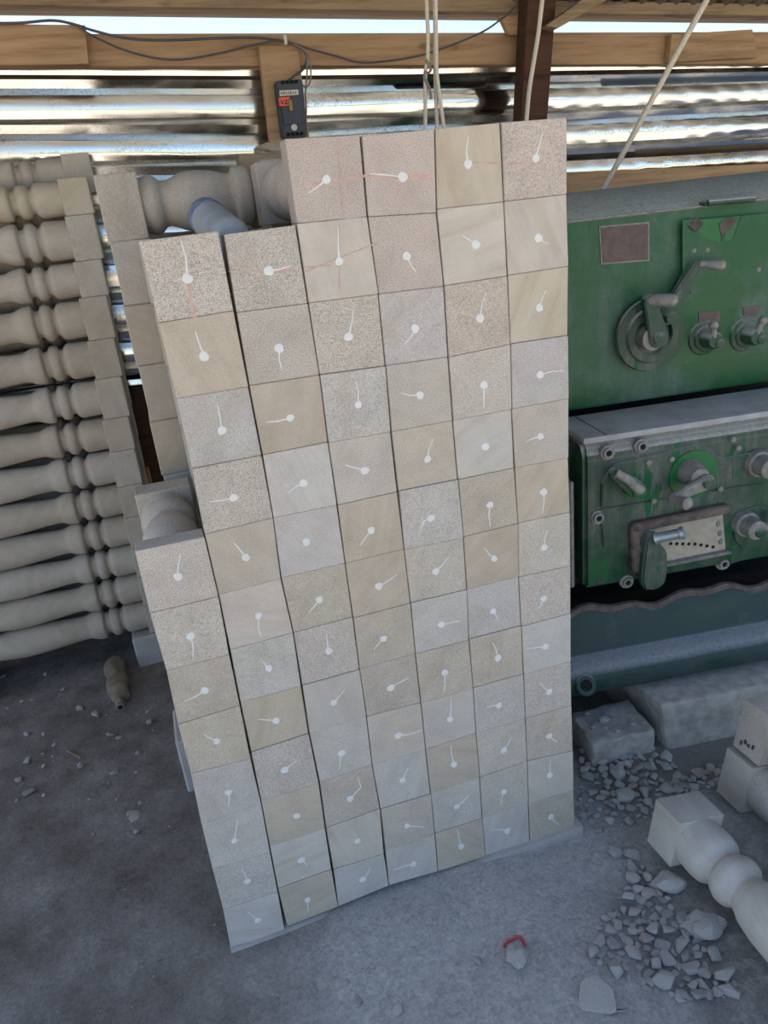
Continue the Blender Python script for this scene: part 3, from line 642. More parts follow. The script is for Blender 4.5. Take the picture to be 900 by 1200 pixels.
# feed box
bz1 = L(684,513,0).z; bz0 = L(692,690,0).z; bx0 = L(688,600,0).x-.008
fb = MB().extrude_x([(0,bz0),(0,bz1-.06),(.004,bz1-.042),(.016,bz1-.024),(.034,bz1-.016),(YH+.02,bz1-.016),(YH+.02,bz0+.03),(.06,bz0)], bx0, XR, .010).build('feed_box', M['green_low'], lathe, 40)
MB().box(bx0-.004, XR+.01, -.008, YH-.003, bz1-.0155, bz1, .004, 2).build('box_lid', M['dusttop'], fb)
a = L(675,484,YH-.02)
MB().box(bx0+.055, bx0+.057, -.007, YH-.004, bz1-.001, bz1+.0012).build('lid_seam', M['rust'], fb)
def bolt(u, v, r=.016, y=0.0, par=None):
    c = L(u,v,y)
    bo = MB().lathe([(-.004,r*1.25),(.004,r*1.2),(.006,r*.9),(.012,r*.85),(.012,r*.5),(.006,r*.45)], (c.x,y,c.z), (0,-1,0), 24).build('box_bolt', M['dustmetal'], par or fb, 30)
    MB().lathe([(0,r*.42),(.0085,r*.42)], (c.x,y,c.z), (0,-1,0), 14).build('bolt_socket', M['black'], bo)
for u,v in ((711.5,530),(751,522.5),(700,606),(734,681),(846.6,659.7)): bolt(u,v)
for u,v in ((760,542),(787,538),(766,587),(844,573),(859,515),(865,525)):
    c = L(u,v,-.01); MB().lathe([(0,.008),(.006,.007),(.008,.003)], (c.x,-.008,c.z), (0,-1,0), 14).build('box_screw', M['dustmetal'], fb)
# raised plates on the box front
up_ = [(703,594),(704,565),(712,552),(722,543),(745,537),(790,526),(803,523),(818,521),(832,525),(840,534),(848,536),(905,526),(905,560)]
MB().prism([(L(u,v,0).x, L(u,v,0).z) for u,v in up_], -.011, .004, .0025).build('upper_cover', M['green_low'], fb, 30)
lo_ = [(703,596),(905,563),(905,644),(850,662),(780,660),(706,640)]
MB().prism([(L(u,v,0).x, L(u,v,0).z) for u,v in lo_], -.006, .003, .002).build('lower_cover', M['green_low'], fb, 30)
# half-round index plates
for (u,v),r in (((812,556),.066),((884,618),.060)):
    c = L(u,v,-.011)
    MB().prism([(c.x+r*math.cos(k*math.tau/40), c.z+r*math.sin(k*math.tau/40)) for k in range(40)], -.0145, -.008, .001).build('index_plate', M['fresh'] if u < 850 else M['green_low'], fb, 30)
# lever with a hanging ball
h = L(743,572,-.03); e = L(716,552,-.03)
lv = arm(h, e, .022, .013, .02, -.045, 'feed_lever', M['green_low'], fb)
MB().lathe([(0,.024),(.04,.022)], (h.x,-.008,h.z), (0,-1,0), 24).build('lever_hub', M['green_low'], lv)
MB().lathe([(0,.018),(.008,.017),(.010,.006)], (h.x+.002,-.053,h.z-.002), (0,-1,0), 20).build('lever_bolt', M['fresh'], lv)
MB().tube([h+Vector((0,-.036,.004)), (h+e)/2+Vector((0,-.034,.010)), e+Vector((0,-.026,.004))], .013, 12, .011).build('lever_grip', M['dustmetal'], lv)
# crank with handle
h = L(815,556,-.03); e = L(784,582,-.06)
cr = MB().lathe([(0,.034),(.03,.031),(.04,.026),(.055,.024)], (h.x-.008,-.011,h.z+.004), (0,-1,0), 28).build('crank', M['dustmetal'], fb)
arm(Vector((h.x+.006,0,h.z-.006)), e, .019, .012, .016, -.072, 'crank_arm', M['dustmetal'], cr)
MB().lathe([(0,.016),(.008,.015),(.010,.006)], (h.x+.006,-.08,h.z-.006), (0,-1,0), 20).build('crank_bolt', M['green_low'], cr)
g1 = L(808,591,-.13)
dv = g1-Vector((e.x,-.075,e.z))
MB().lathe([(0,.011),(.012,.009),(dv.length*.5,.014),(dv.length*.9,.016),(dv.length,.009)], (e.x,-.075,e.z), dv, 16).build('crank_grip', M['dustmetal'], cr)
# right dial with handle
for (u,v),(gu,gv) in (((878,616),(905,613)),((893,545),(915,548))):
    h = L(u,v,-.03)
    dk = MB().lathe([(0,.036),(.02,.034),(.022,.028),(.06,.026),(.064,.02)], (h.x,-.006,h.z), (0,-1,0), 28).build('feed_dial', M['dustmetal'], fb)
    MB().lathe([(0,.014),(.006,.013),(.008,.005)], (h.x+.004,-.07,h.z-.004), (0,-1,0), 20).build('dial_bolt', M['green_low'], dk)
    g = L(gu,gv,-.06)
    MB().tube([Vector((h.x+.01,-.055,h.z)), Vector((g.x,-.07,g.z)), Vector((g.x+.05,-.08,g.z))], .012, 12).build('dial_handle', M['dustmetal'], dk)
# gear selector slot with row of holes
sl = [(743,619),(846,597),(850,646),(776,661),(744,662)]
fo = [Vector((L(u,v,-.006).x,0,L(u,v,-.006).z)) for u,v in sl]
slot = MB().prism([(p.x,p.z) for p in fo], -.010, .002, .002).build('selector_slot', M['beige'], fb, 30)
for A, B, w in (((742,616),(847,595),.013),((741,617),(743,664),.012),((778,660),(852,645),.004)):
    p = L(*A,-.01); q_ = L(*B,-.01)
    arm(p, q_, w, w, .024, -.016, 'slot_frame', M['rust'] if w > .01 else M['dustmetal'], slot)
for k in range(8):
    p = L(786+k*7.1, 637+ (k*.15 if k < 5 else (k-4)*1.1+.6), -.0105); MB().lathe([(0,.0048),(.0012,.0048)], (p.x,-.0098,p.z), (0,-1,0), 12).build('index_hole', M['black'], slot)
for u,v in ((842,614),(844,625),(845,635)):
    p = L(u,v,-.012); MB().ball((p.x,-.010,p.z), .009, (.7,.6,1)).build('slot_tooth', M['dustmetal'], slot)
hk = [(756,632),(760,622),(768,622),(772,636),(780,645),(781,665),(778,682),(768,690),(754,690),(750,680),(752,660)]
tum = MB().prism([(L(u,v,-.04).x, L(u,v,-.04).z) for u,v in hk], -.05, -.02, .005).build('tumbler_lever', M['green_low'], fb, 35)
for u,v in ((754,643),(755,664)):
    p = L(u,v,-.02); MB().ball((p.x-.004,-.020,p.z), .016, (.8,.8,1)).build('tumbler_boss', M['rust'], tum)
p0 = L(768,631,-.05); p1 = L(802,624,-.09); dv = p1-p0
MB().lathe([(0,.017),(.01,.0135),(dv.length-.012,.0135),(dv.length-.010,.017),(dv.length,.016)], p0, dv, 20).build('tumbler_grip', M['steel'], tum)
# rounded gear guard at the left end of the box
gg = L(668,560,.06)
MB().lathe([(0,.115),(.06,.125),(.10,.128),(.108,.12),(.11,.0)], (gg.x-.088, .20, gg.z+.030), (0,-1,0), 40, False).build('gear_guard', M['green_low'], lathe, 40)
gp = L(680,670,.02)
MB().box(bx0-.030, bx0-.018, .02, .06, bz0+.0, bz1-.12, .003).build('guard_edge', M['dustmetal'], lathe)
# bed: chip pan with a wavy torn rim, lip and pedestal
n = 90; x0, x1 = -.12, 1.25
ze0 = L(672,716,.05); ze1 = L(900,678,.05); lt0 = L(672,786,-.045); lb0 = L(672,816,-.05)
bm = MB(); rows = []
for k in range(n+1):
    x = x0+(x1-x0)*k/n
    zb = ze0.z + (ze1.z-ze0.z)*(x-ze0.x)/(ze1.x-ze0.x)
    w = .010*math.sin(x*19+.6)+.006*math.sin(x*43+1)+.005*noise.noise(Vector((x*12,0,0)))
    zl = lt0.z; pr = [(.052,zb+w-.004),(.048,zb+w),(.044,zb+w-.004),(.025,zb*.62+zl*.38),(.012,zl+.022),(.004,zl+.010),(-.012,zl+.006),(-.040,zl+.001),(-.058,zl-.010),(-.068,zl-.028),(-.066,lb0.z+.016),(-.055,lb0.z+.003),(-.04,lb0.z),(.22,lb0.z),(.22,lb0.z+.06),(.03,lb0.z+.06)]
    rows.append([bm.bm.verts.new((x,y,z)) for y,z in pr])
for A, B in zip(rows, rows[1:]):
    m_ = len(A)
    for q in range(m_): bm.bm.faces.new((A[q], A[(q+1)%m_], B[(q+1)%m_], B[q]))
bm.bm.faces.new(rows[0]); bm.bm.faces.new(rows[-1][::-1])
bed = bm.build('chip_pan', M['bed'], lathe, 40)
rim = MB(); rows = []
for k in range(n+1):
    x = x0+(x1-x0)*k/n
    zb = ze0.z + (ze1.z-ze0.z)*(x-ze0.x)/(ze1.x-ze0.x)
    w = .010*math.sin(x*19+.6)+.006*math.sin(x*43+1)+.005*noise.noise(Vector((x*12,0,0)))
    dn = .014+.008*noise.noise(Vector((x*9,4,0)))
    rows.append([rim.bm.verts.new(p) for p in ((x,.050,zb+w+.003),(x,.040,zb+w+.001),(x,.036,zb+w-dn),(x,.046,zb+w-dn+.003))])
for A, B in zip(rows, rows[1:]):
    for q in range(4): rim.bm.faces.new((A[q], A[(q+1)%4], B[(q+1)%4], B[q]))
rim.bm.faces.new(rows[0]); rim.bm.faces.new(rows[-1][::-1])
rim.build('pan_rim', M['rust'], bed, 40)
e = L(684,800,-.05)
ey = MB().lathe([(0,.030),(.012,.030),(.016,.026),(.016,.016),(.006,.015)], (e.x-.004, -.064, e.z+.002), (0,-.85,.5), 28).build('bolt_lug', M['bed'], bed)
MB().lathe([(0,.014),(.0155,.014)], (e.x-.004, -.064, e.z+.002), (0,-.85,.5), 20).build('lug_hole', M['black'], ey)
MB().box(.02, 1.15, .42, .62, -.03, hz0+.001, .01).build('pedestal', M['void_shade'], lathe)
MB().box(-.34, .02, .40, .60, -.03, hz0+.001, .01).build('pedestal', M['void_shade'], lathe)
MB().box(-.30, 1.15, .20, .42, bz0-.10, bz0-.02, .01).build('bed_way', M['void_shade'], lathe)
# ------------------------------------------------------------------ shed: steel wall, timbers, roof
YW = 1.66
ST = [0, 300, 480, 660, 780, 900]
ROWS = [  # picture heights of the rib creases at each station, and how far each stands off the sheet
 [58,58,58,56,54,52], [87.5,89,87,82.7,81,78.7], [95,95.5,94,90,88,85.3], [105,105,100,97,94,91], [112.5,112,107,104,101,97.3],
 [140,137,131,126.7,122,117.3], [148,147.5,138,134,129,124], [158,157,147,141,136,130], [165,165,154,148,142,136],
 [190,186,176,169.3,163,156], [197,195,183,175,169,162.7], [207,205,190,182,176,169], [214,212,198,189,183,176]]
OFF = [0, 0, .0275, .0205, .0, 0, .0275, .0205, .0, 0, .0275, .0205, .0]
TAB = []
for row in ROWS:
    pts = [at(u, v, 1, YW) for u, v in zip(ST, row)]
    TAB.append([(p.x, p.z) for p in pts])
per = .1345
while TAB[-1][0][1] > -.1:
    b = len(TAB)-4
    TAB.append([(x, z-per) for x, z in TAB[b]]); OFF.append(OFF[b])
def wall_part(name, xa, xb, seed, dents):
    w = MB(); n = int((xb-xa)/.02); rows = []
    seq = []
    for i in range(len(TAB)-1):
        k = 8 if OFF[i] == OFF[i+1] == 0 else (2 if abs(OFF[i]-OFF[i+1]) < .012 else 1)
        for q in range(k): seq.append((i, q/k))
    seq.append((len(TAB)-1, 0))
    for i, f in seq:
        j = min(i+1, len(TAB)-1); r = []
        for k in range(n+1):
            x = xa+(xb-xa)*k/n
            z = lerp(TAB[i], x)*(1-f)+lerp(TAB[j], x)*f
            off = OFF[i]*(1-f)+OFF[j]*f
            d = 0
            if OFF[i] == OFF[j] == 0:
                s_ = math.sin(math.pi*f)
                d = s_*(.0045 + .004*noise.noise(Vector((x*1.6+seed, z*5, 0))) + .0012*noise.noise(Vector((x*5+seed, z*9, 3))))
                if dents:
                    g = max(0.0, min(1.0, (x-dents)/.5))
                    d += s_*g*.0032*abs(math.sin(x*26+2*noise.noise(Vector((x*2, z*9, 7)))))
            r.append(w.bm.verts.new((x, YW-off-d, max(z, -.02))))
        rows.append(r)
    for A, B in zip(rows, rows[1:]):
        for k in range(n): w.bm.faces.new((A[k], A[k+1], B[k+1], B[k]))
    me = w.mesh(name, M['zinc'], 25)
    o = link(name, me); o['kind'] = 'structure'
    so = o.modifiers.new('thick', 'SOLIDIFY'); so.thickness = .0012; so.offset = 1
    return o
wall_part('wall_back', -2.6, 3.9, 0, 1.45)

def beam(name, P, y0, y1, mat, label, cat='beam', group=None, bev=.004):
    """P: picture corners TL,TR,BR,BL on its front face at depth y0"""
    q = [at(u, v, 1, y0) for u, v in P]
    dx = Vector((0, y1-y0, 0))
    c = sum(q, Vector())/4; q = [p-c for p in q]
    o = MB().hexa(q+[p+dx for p in q], bev, 2).build(name, mat, loc=c)
    return tag(o, label, cat, group)
def ext(a, b, u): return a[1] + (b[1]-a[1])*(u-a[0])/(b[0]-a[0])
beam('wall_rail', [(-1100,42.5),(1500,35.5),(1500,72),(-1100,83)], 1.575, 1.625, M['wood'], 'long pine rail running along the steel wall under the bright gap')
beam('lap_board', [(-260,24),(100,29),(104,75),(-260,80)], 1.53, 1.5755, M['wood'], 'short pine board lapped over the rail above the wall-side stack', 'board')
beam('lap_board', [(787,40),(882,34),(888,67),(784,73)], 1.54, 1.5755, M['wood'], 'short rough pine board nailed on the rail above the lathe', 'board')
beam('wall_post', [(303,53),(349,51.5),(368,205),(322,208)], 1.535, 1.572, M['wood'], 'pale pine post plank carrying the dark circuit breaker', 'post')
# let the post run down to the ground behind the stacks
pw = at(345, 206, 1, 1.54)
o = MB().box(pw.x-.06, pw.x+.06, 1.578, 1.615, -.02, pw.z+.12, .003).build('wall_stud', M['wood2'])
tag(o, 'lower timber stud behind the pale post on the steel wall', 'post')
beam('lower_rail', [(520,208),(1150,181),(1150,203),(520,236)], 1.575, 1.62, M['wood'], 'lower brown pine rail on the steel wall just above the lathe')
beam('roof_purlin', [(-1100,-28),(1500,14),(1500,27),(-1100,-10)], 1.56, 1.68, M['wood2'], 'grey roof purlin under the corrugated roof above the bright gap')
beam('brown_post', [(621,-40),(655,-40),(639,175),(609,175)], 1.46, 1.53, M['darkwood'], 'dark brown post standing in front of the rail behind the stack', 'post')
bp = at(622, 170, 1, 1.46)
o = MB().box(bp.x-.05, bp.x+.05, 1.462, 1.53, -.02, bp.z-.012, .003).build('post_foot', M['darkwood'])
tag(o, 'hidden lower length of the dark brown post behind the stack', 'post')
beam('diagonal_brace', [(640,30),(712,-22),(750,-22),(654,33)], 1.40, 1.455, M['wood2'], 'short diagonal timber brace beside the top of the dark brown post', 'brace')
beam('timber_stub', [(586,18),(618,18),(616,41),(597,41)], 1.532, 1.558, M['wood'], 'yellowish timber stub under the purlin beside the dark brown post', 'timber')
# rough brown timber in the slot between the two rear stacks
g = at(212, 560, 1, 1.52)
o = MB().box(-.06, .085, 1.578, 1.628, -.02, .95, .003).build('slot_post', M['darkwood'])
tag(o, 'dark timber post showing in the slot between the two rear stacks', 'post')
o = MB().box(-.05, .0, 1.547, 1.577, -.02, .66, .003).build('orange_batten', flat_mat('orange_wood', (.42,.20,.06), .7, var=.2))
tag(o, 'orange-brown batten low in the slot between the two rear stacks', 'timber')

# corrugated roof, rising toward the open front
rf = MB(); rz = at(450, 3, 1, 1.60).z + .013
nx = 300; xa, xb = -3.2, 5.2; rows = []
for j, y in enumerate((1.86, 1.60, 1.2, 0.2, -.3, -.85)):
    rows.append([])
    for k in range(nx*2+1):
        x = xa+(xb-xa)*k/(nx*2)
        rows[-1].append(rf.bm.verts.new((x, y, rz+.014*math.sin(x*math.tau/.076) - .046*(x-1) + ((1.6-y)*.16 if y <= 1.6 else (y-1.6)*.17))))
for A, B in zip(rows, rows[1:]):
    for k in range(nx*2): rf.bm.faces.new((A[k], A[k+1], B[k+1], B[k]))
o = link('roof', rf.mesh('roof', M['roofing'], 60)); o['kind'] = 'structure'

# circuit breaker on the post
b = lambda u, v, y=1.50: at(u, v, 1, y)
bq = [b(322,96), b(353,94), b(359,160), b(331,162)]
c = (bq[0]+bq[2])/2
br = thing('circuit_breaker', 'dark blue circuit breaker with red sticker screwed to the pale post', 'breaker', (c.x, 1.535, c.z))
lc = lambda p: (p.x-c.x, p.z-c.z)
MB().prism([lc(p) for p in bq], -.055, 0, .004).build('breaker_case', M['breaker'], br, 30)
MB().prism([lc(b(*p,1.48)) for p in ((328,117),(351,115),(355,145),(333,147))], -.062, -.05, .002).build('front_cover', M['breaker'], br, 30)
ls = MB().prism([lc(b(*p,1.478)) for p in ((327.5,106),(349.5,105),(350,111),(328,112.5))], -.058, -.052, .0006).build('label_strip', M['cream'], br, 20)
mk = MB()
for k in range(7):
    p = b(330+k*2.7, 109.2-k*.12, 1.4765); x, z = lc(p); h = (.0028, .004, .0022)[k % 3]
    mk.box(x-.0022, x+.0020, -.0588, -.0578, z-h, z+h)
mk.build('print_marks', M['cable'], ls, 0)
rd = MB().prism([lc(b(*p,1.472)) for p in ((326.5,114.5),(339.5,113.5),(341,123.5),(327.5,124.5))], -.064, -.0615, .0003).build('red_sticker', M['red'], br, 20)
sk = MB()
def stroke(A, B, w=.0016):
    p, q = b(*A,1.4705), b(*B,1.4705); p = Vector((p.x-c.x, 0, p.z-c.z)); q = Vector((q.x-c.x, 0, q.z-c.z))
    dv = (q-p).normalized(); nv = Vector((-dv.z, 0, dv.x))*w
    sk.hexa([p-nv+Vector((0,-.0648,0)), q-nv+Vector((0,-.0648,0)), q+nv+Vector((0,-.0648,0)), p+nv+Vector((0,-.0648,0)),
             p-nv+Vector((0,-.0638,0)), q-nv+Vector((0,-.0638,0)), q+nv+Vector((0,-.0638,0)), p+nv+Vector((0,-.0638,0))])
for A, B in (((329,117),(331,122)),((331,122),(333,117)),((334,118),(336,116.8)),((336,116.8),(336,119)),((336,119),(334,121.8)),((334,121.8),(337,121.5)),((339,115.5),(338,122))): stroke(A, B)
sk.build('sticker_marks', M['breaker'], rd, 0)
p = b(340.5,123.5,1.472); x, z = lc(p)
MB().box(x-.006, x+.006, -.070, -.058, z-.018, z+.016, .002).build('switch_toggle', M['brass'], br)
p = b(344.5,149.5,1.48); x, z = lc(p)
MB().lathe([(0,.010),(.006,.010),(.007,.008),(.0072,.004)], (x, -.054, z), (0,-1,0), 20).build('test_button', M['cream'], br)
for k in range(4):
    for vv, base in ((97.5, 330.5), (158, 337)):
        p = b(base+k*5.2, vv-k*.35, 1.49); x, z = lc(p)
        MB().lathe([(0,.0055),(.012,.0055),(.012,.003),(.006,.003)], (x, -.05, z), (0,-1,0), 12).build('terminal_screw', M['black'], br)

def cable(name, pts, r, mat, label, cat, group=None):
    """pts (u, v, depth)"""
    q = [at(u, v, 1, y) for u, v, y in pts]; fine = []
    for i in range(len(q)-1):
        p0, p1, p2, p3 = q[max(i-1,0)], q[i], q[i+1], q[min(i+2,len(q)-1)]
        for j in range(8):
            t = j/8
            fine.append(.5*((2*p1)+(p2-p0)*t+(2*p0-5*p1+4*p2-p3)*t*t+(3*p1-p0-3*p2+p3)*t**3))
    fine.append(q[-1])
    o = MB().tube(fine, r, 10).build(name, mat, smooth=60)
    return tag(o, label, cat, group)
y = 1.515
cable('power_cable', [(-40,27,y),(20,27,y),(60,24,y),(85,28,y),(110,36,y),(150,45,y),(200,47,y),(290,44,y),(335,49,y),(352,56,y),(359,66,y),(356,80,y),(345,89,1.50),(334,97,1.485)], .004, M['cable'], 'dark cable running along the top of the rail to the circuit breaker', 'cable')
cable('power_cable', [(92,29,1.512),(105,40,1.512),(150,60,1.545),(200,70,1.55),(250,64,1.55),(300,52,1.51),(330,48,1.51),(365,58,1.53),(395,66,1.55),(420,73,1.55),(450,72,1.55),(500,63,1.55),(560,40,1.52),(588,22,1.50),(604,8,1.44)], .0032, M['cable'], 'thin sagging cable draped along the rail toward the dark brown post', 'cable')
cable('power_cable', [(334,46,y),(350,54,y),(358,62,y),(360,80,1.50),(358,110,1.50),(359,130,1.50),(357,158,1.485)], .0028, M['cable2'], 'pale wire hanging beside the circuit breaker down to its lower terminals', 'cable')
cable('power_cable', [(344,52,1.512),(356,58,1.512),(363,70,1.505),(364,92,1.50),(359,102,1.495),(350,97,1.49),(346,99,1.485)], .0028, M['cable2'], 'looped pale wire curling into the top of the circuit breaker', 'cable')
o = MB().box(-.005,.005,-.012,.012,-.014,.014,.002).build('cable_clip', M['cream'], loc=at(334,47,1,1.512)); tag(o, 'small white clip holding cables above the pale post', 'clip')

def rope(pts, r, label):
    q = [at(u, v, 1, y) for u, v, y in pts]
    # carried on up to the roof
    d = (q[0]-q[1]).normalized(); k = max(0, (rz + (1.6-q[0].y)*.16 - .046*(q[0].x-1) - q[0].z)/max(d.z, .2)); q.insert(0, q[0]+d*k)
    fine = []
    for i in range(len(q)-1):
        p0, p1, p2, p3 = q[max(i-1,0)], q[i], q[i+1], q[min(i+2,len(q)-1)]
        for j in range(8):
            t = j/8; fine.append(.5*((2*p1)+(p2-p0)*t+(2*p0-5*p1+4*p2-p3)*t*t+(3*p1-p0-3*p2+p3)*t**3))
    fine.append(q[-1])
    o = MB().tube(fine, r, 10).build('hanging_rope', M['rope'], smooth=60)
    return tag(o, label, 'rope', 'ropes hanging from the roof')
ya = .80
rope([(500,4,ya),(501.5,40,ya),(501,72,ya),(498.5,86,ya),(498.5,150,ya),(498.5,185,ya)], .0050, 'pale rope hanging straight down, kinked at a knot above the stack')
rope([(509.5,4,ya),(510,40,ya),(510,85,ya),(512.5,150,ya),(513.5,185,ya)], .0052, 'pale straight rope hanging close beside the knotted rope')
rope([(511,40,ya-.012),(511.5,80,ya-.012),(515,112,ya-.012),(520.5,152,ya-.012),(524,185,ya-.012)], .0050, 'pale rope slanting away to one side below the knotted rope')
rope([(635,4,.95),(630,45,.95),(621,100,.95),(617,140,.95),(614,185,.95)], .0062, 'pale rope hanging alone in front of the dark brown post')
rope([(827,2,.85),(790,69,.88),(748,147,.92),(708,220,.96),(700,235,.965)], .0085, 'thick taut pale rope slanting down behind the lathe headstock')
kn = MB()
kn.tube([at(u, v, 1, ya-.006) for u, v in ((499,70),(503,76),(505,82),(502,86),(498,84),(497,90),(500,96),(503,103),(505,112),(505,116))], .004, 8)
o = kn.build('rope_tie', M['cable2'], smooth=60); tag(o, 'thin dark wire tie knotted round the hanging ropes', 'tie')

# ------------------------------------------------------------------ ground
def gh(x, y):
    h = -.004
    r = max(0.0, min(1.0, (x-.55)/.25)); r = r*r*(3-2*r)
    h -= .026*r*max(0.0, min(1.0, (1.0-y)/.8))
    h += .010*math.exp(-((x-.45)/.28)**2-((y+.09)/.10)**2)
    h += .022*math.exp(-((x-1.12)/.3)**2-((y-.22)/.16)**2)
    a = 1.0
    if -.06 < x < .90 and -.035 < y < .45: a = .15
    h += a*(.007*noise.noise(Vector((x*3.1, y*3.1, 0))) + .0045*noise.noise(Vector((x*9, y*9, 2))) + .0022*noise.noise(Vector((x*27, y*27, 5))))
    return h
gm = MB(); rows = []
xs = [-30,-14,-7,-4,-2.6,-1.8]+[-1.4+.02*k for k in range(171)]+[2.4,3.2,4.5,7,14,30]
ys = [-40,-18,-9,-5,-3,-2,-1.4]+[-1.0+.02*k for k in range(141)]+[2.4,3,4.5,8,16,30]
for yy in ys:
    rows.append([gm.bm.verts.new((x, yy, gh(x, yy))) for x in xs])
for A, B in zip(rows, rows[1:]):
    for k in range(len(xs)-1): gm.bm.faces.new((A[k], A[k+1], B[k+1], B[k]))
o = link('ground', gm.mesh('ground', M['ground'], 60)); o['kind'] = 'structure'

# ------------------------------------------------------------------ rubble
R = random.Random(11)
def chip_mesh(flat, n=13, seed=0):
    r = random.Random(seed); t = bmesh.new()
    for _ in range(n):
        v = Vector((r.gauss(0,1), r.gauss(0,1), r.gauss(0,1))).normalized()*r.uniform(.75, 1.0)
        t.verts.new((v.x*r.uniform(.8,1), v.y*.72, v.z*flat))
    h = bmesh.ops.convex_hull(t, input=t.verts[:])
    bmesh.ops.delete(t, geom=[g for g in h['geom_interior'] if isinstance(g, bmesh.types.BMVert)], context='VERTS')
    bmesh.ops.bevel(t, geom=t.edges[:], offset=.05, segments=1, affect='EDGES')
    b = MB(); b.merge(t); return b.mesh('stone_chip', M['rubble'], 20)
CH_ = [chip_mesh(f, 12+i % 4, 50+i) for i, f in enumerate((.28,.4,.55,.7,.3,.5,.22,.62,.45,.35))]
def lump_mesh(seed):
    b = MB(); bmesh.ops.create_icosphere(b.bm, subdivisions=3, radius=1)
    for v in b.bm.verts:
        q = v.co.copy(); k = 1+.45*noise.noise(q*1.1+Vector((seed,0,0)))+-.26*abs(noise.noise(q*2.4+Vector((0,seed,0))))+.05*noise.noise(q*8)
        v.co = Vector((q.x*k, q.y*k*.72, q.z*k*.62))
    return b.mesh('stone_lump', M['rubble'], 22)
def low(me): return min(v.co.z for v in me.vertices)
placed = []
def stone(x, y, r, label, group=None, name='stone_chip', me=None, rz=None, sq=1.0, tilt=.18, col=None, z=None):
    me = me or CH_[R.randrange(len(CH_))]
    o = link(name, me)
    rot = Matrix.Rotation(R.uniform(0, 6.28) if rz is None else rz, 3, 'Z') @ Matrix.Rotation(R.uniform(-tilt, tilt), 3, 'X') @ Matrix.Rotation(R.uniform(-tilt, tilt), 3, 'Y')
    sc = Vector((r, r, r*sq))
    zl = min((rot @ Vector((v.co.x*r, v.co.y*r, v.co.z*r*sq))).z for v in me.vertices)
    base = gh(x, y) if z is None else z
    o.rotation_euler = rot.to_euler(); o.scale = sc
    o.location = (x, y, base - zl - min(.002, r*.08))
    placed.append((x, y, r))
    return tag(o, label, 'stone', group)
def free(x, y, r, k=.8): return all((x-a)**2+(y-b)**2 > (k*(r+c))**2 for a, b, c in placed)
G0 = lambda u, v, z=-.02: at(u, v, 2, z)
# rubble block and concrete block under the lathe
bx = thing('rubble_block', 'dusty squared rubble block on the ground under the lathe pan, chips on top', 'block', (1.0, .165, -.03), math.radians(-6))
t2 = MB().box(0, .185, 0, .14, 0, .098, .008, 2)
bmesh.ops.subdivide_edges(t2.bm, edges=t2.bm.edges[:], cuts=4, use_grid_fill=True)
for v in t2.bm.verts: v.co += Vector((noise.noise(v.co*22), noise.noise(v.co*22+Vector((9,0,0))), noise.noise(v.co*22+Vector((0,9,0)))))*.012
t2.build('block_body', M['blockstone'], bx, 30)
placed += [(1.05,.21,.07),(1.14,.21,.07)]
cb_ = MB().hexa([(1.235,.145,-.03),(1.95,.055,-.03),(1.95,.055,.128),(1.20,.15,.138),(1.22,.60,-.03),(1.95,.52,-.03),(1.95,.52,.128),(1.19,.60,.138)], .012, 2)
bmesh.ops.subdivide_edges(cb_.bm, edges=cb_.bm.edges[:], cuts=3, use_grid_fill=True)
for v in cb_.bm.verts: v.co += Vector((noise.noise(v.co*9), noise.noise(v.co*9+Vector((9,0,0))), .3*noise.noise(v.co*9+Vector((0,9,0)))))*.012
o = cb_.build('concrete_block', M['blockstone'], smooth=30); tag(o, 'broken concrete block wedged under the lathe bed', 'block')
# stones one can tell apart
big = [((783,1040),.036,'pale rounded stone lump beside the nearest fallen baluster end','boulder',.8),
       ((826,1088),.046,'largest pale stone lump beside the belly of the nearest fallen baluster','boulder',.7),
       ((606,1128),.030,'pale stone lump in the dust with red twine behind it','boulder',.8),
       ((721,999),.018,'round pale pebble by itself at the edge of the dust right of the stack','pebble',1.0),
       ((748,900),.028,'square flat stone flake on the dust in front of the rubble block','flake',.5),
       ((777,868),.026,'upright brownish stone chunk beside the rubble block','flake',1.4),
       ((698,1178),.062,'large tan stone flake at the bottom edge in front of the stack','flake',.45),
       ((800,1105),.030,'flat stone sliver lying among chips near the largest lump','flake',.4),
       ((158,962),.034,'long flat stone sliver on the ground beside the outermost column','sliver',.5),
       ((36,935),.026,'pale flat flake on the brown ground below the wall-side stack','flake',.4),
       ((848,1140),.030,'pinkish flat flake under the belly of the nearest fallen baluster','flake',.4),
       ((418,1180),.020,'pale flat chip lying alone in front of the stack near the bottom edge','flake',.5),
       ((465,1192),.020,'second pale chip at the bottom edge, nearer the tan flake','flake',.5),
       ((560,1135),.016,'thin upright pale chip beside the lump with red twine','flake',.9),]
for (u,v), r, lab, nm, sq in big:
    p = G0(u, v); stone(p.x, p.y, r, lab, None, 'stone_'+nm, me=lump_mesh(u) if nm in ('boulder','pebble') else None, sq=sq, tilt=.3)
for nm, x in (('x',0),):
    pass
def scatter(poly, n, r0, r1, label, group, k=.75, zone=None):
    P = [G0(u, v) for u, v in poly]; c = 0; tries = 0
    xs_ = [p.x for p in P]; ys_ = [p.y for p in P]
    while c < n and tries < n*60:
        tries += 1
        x = R.uniform(min(xs_), max(xs_)); y = R.uniform(min(ys_), max(ys_)); ins = False
        for a, b in zip(P, P[1:]+P[:1]):
            if (a.y > y) != (b.y > y) and x < (b.x-a.x)*(y-a.y)/(b.y-a.y)+a.x: ins = not ins
        if not ins: continue
        if .93 < x < 1.40 and -.75 < y < -.03: continue
        if 1.20 < x and .05 < y < .6: continue
        if -.03 < x < .88 and -.03 < y < .6: continue
        r = r0+(r1-r0)*R.random()**1.5
        if not free(x, y, r, k): continue
        stone(x, y, r, label, group); c += 1
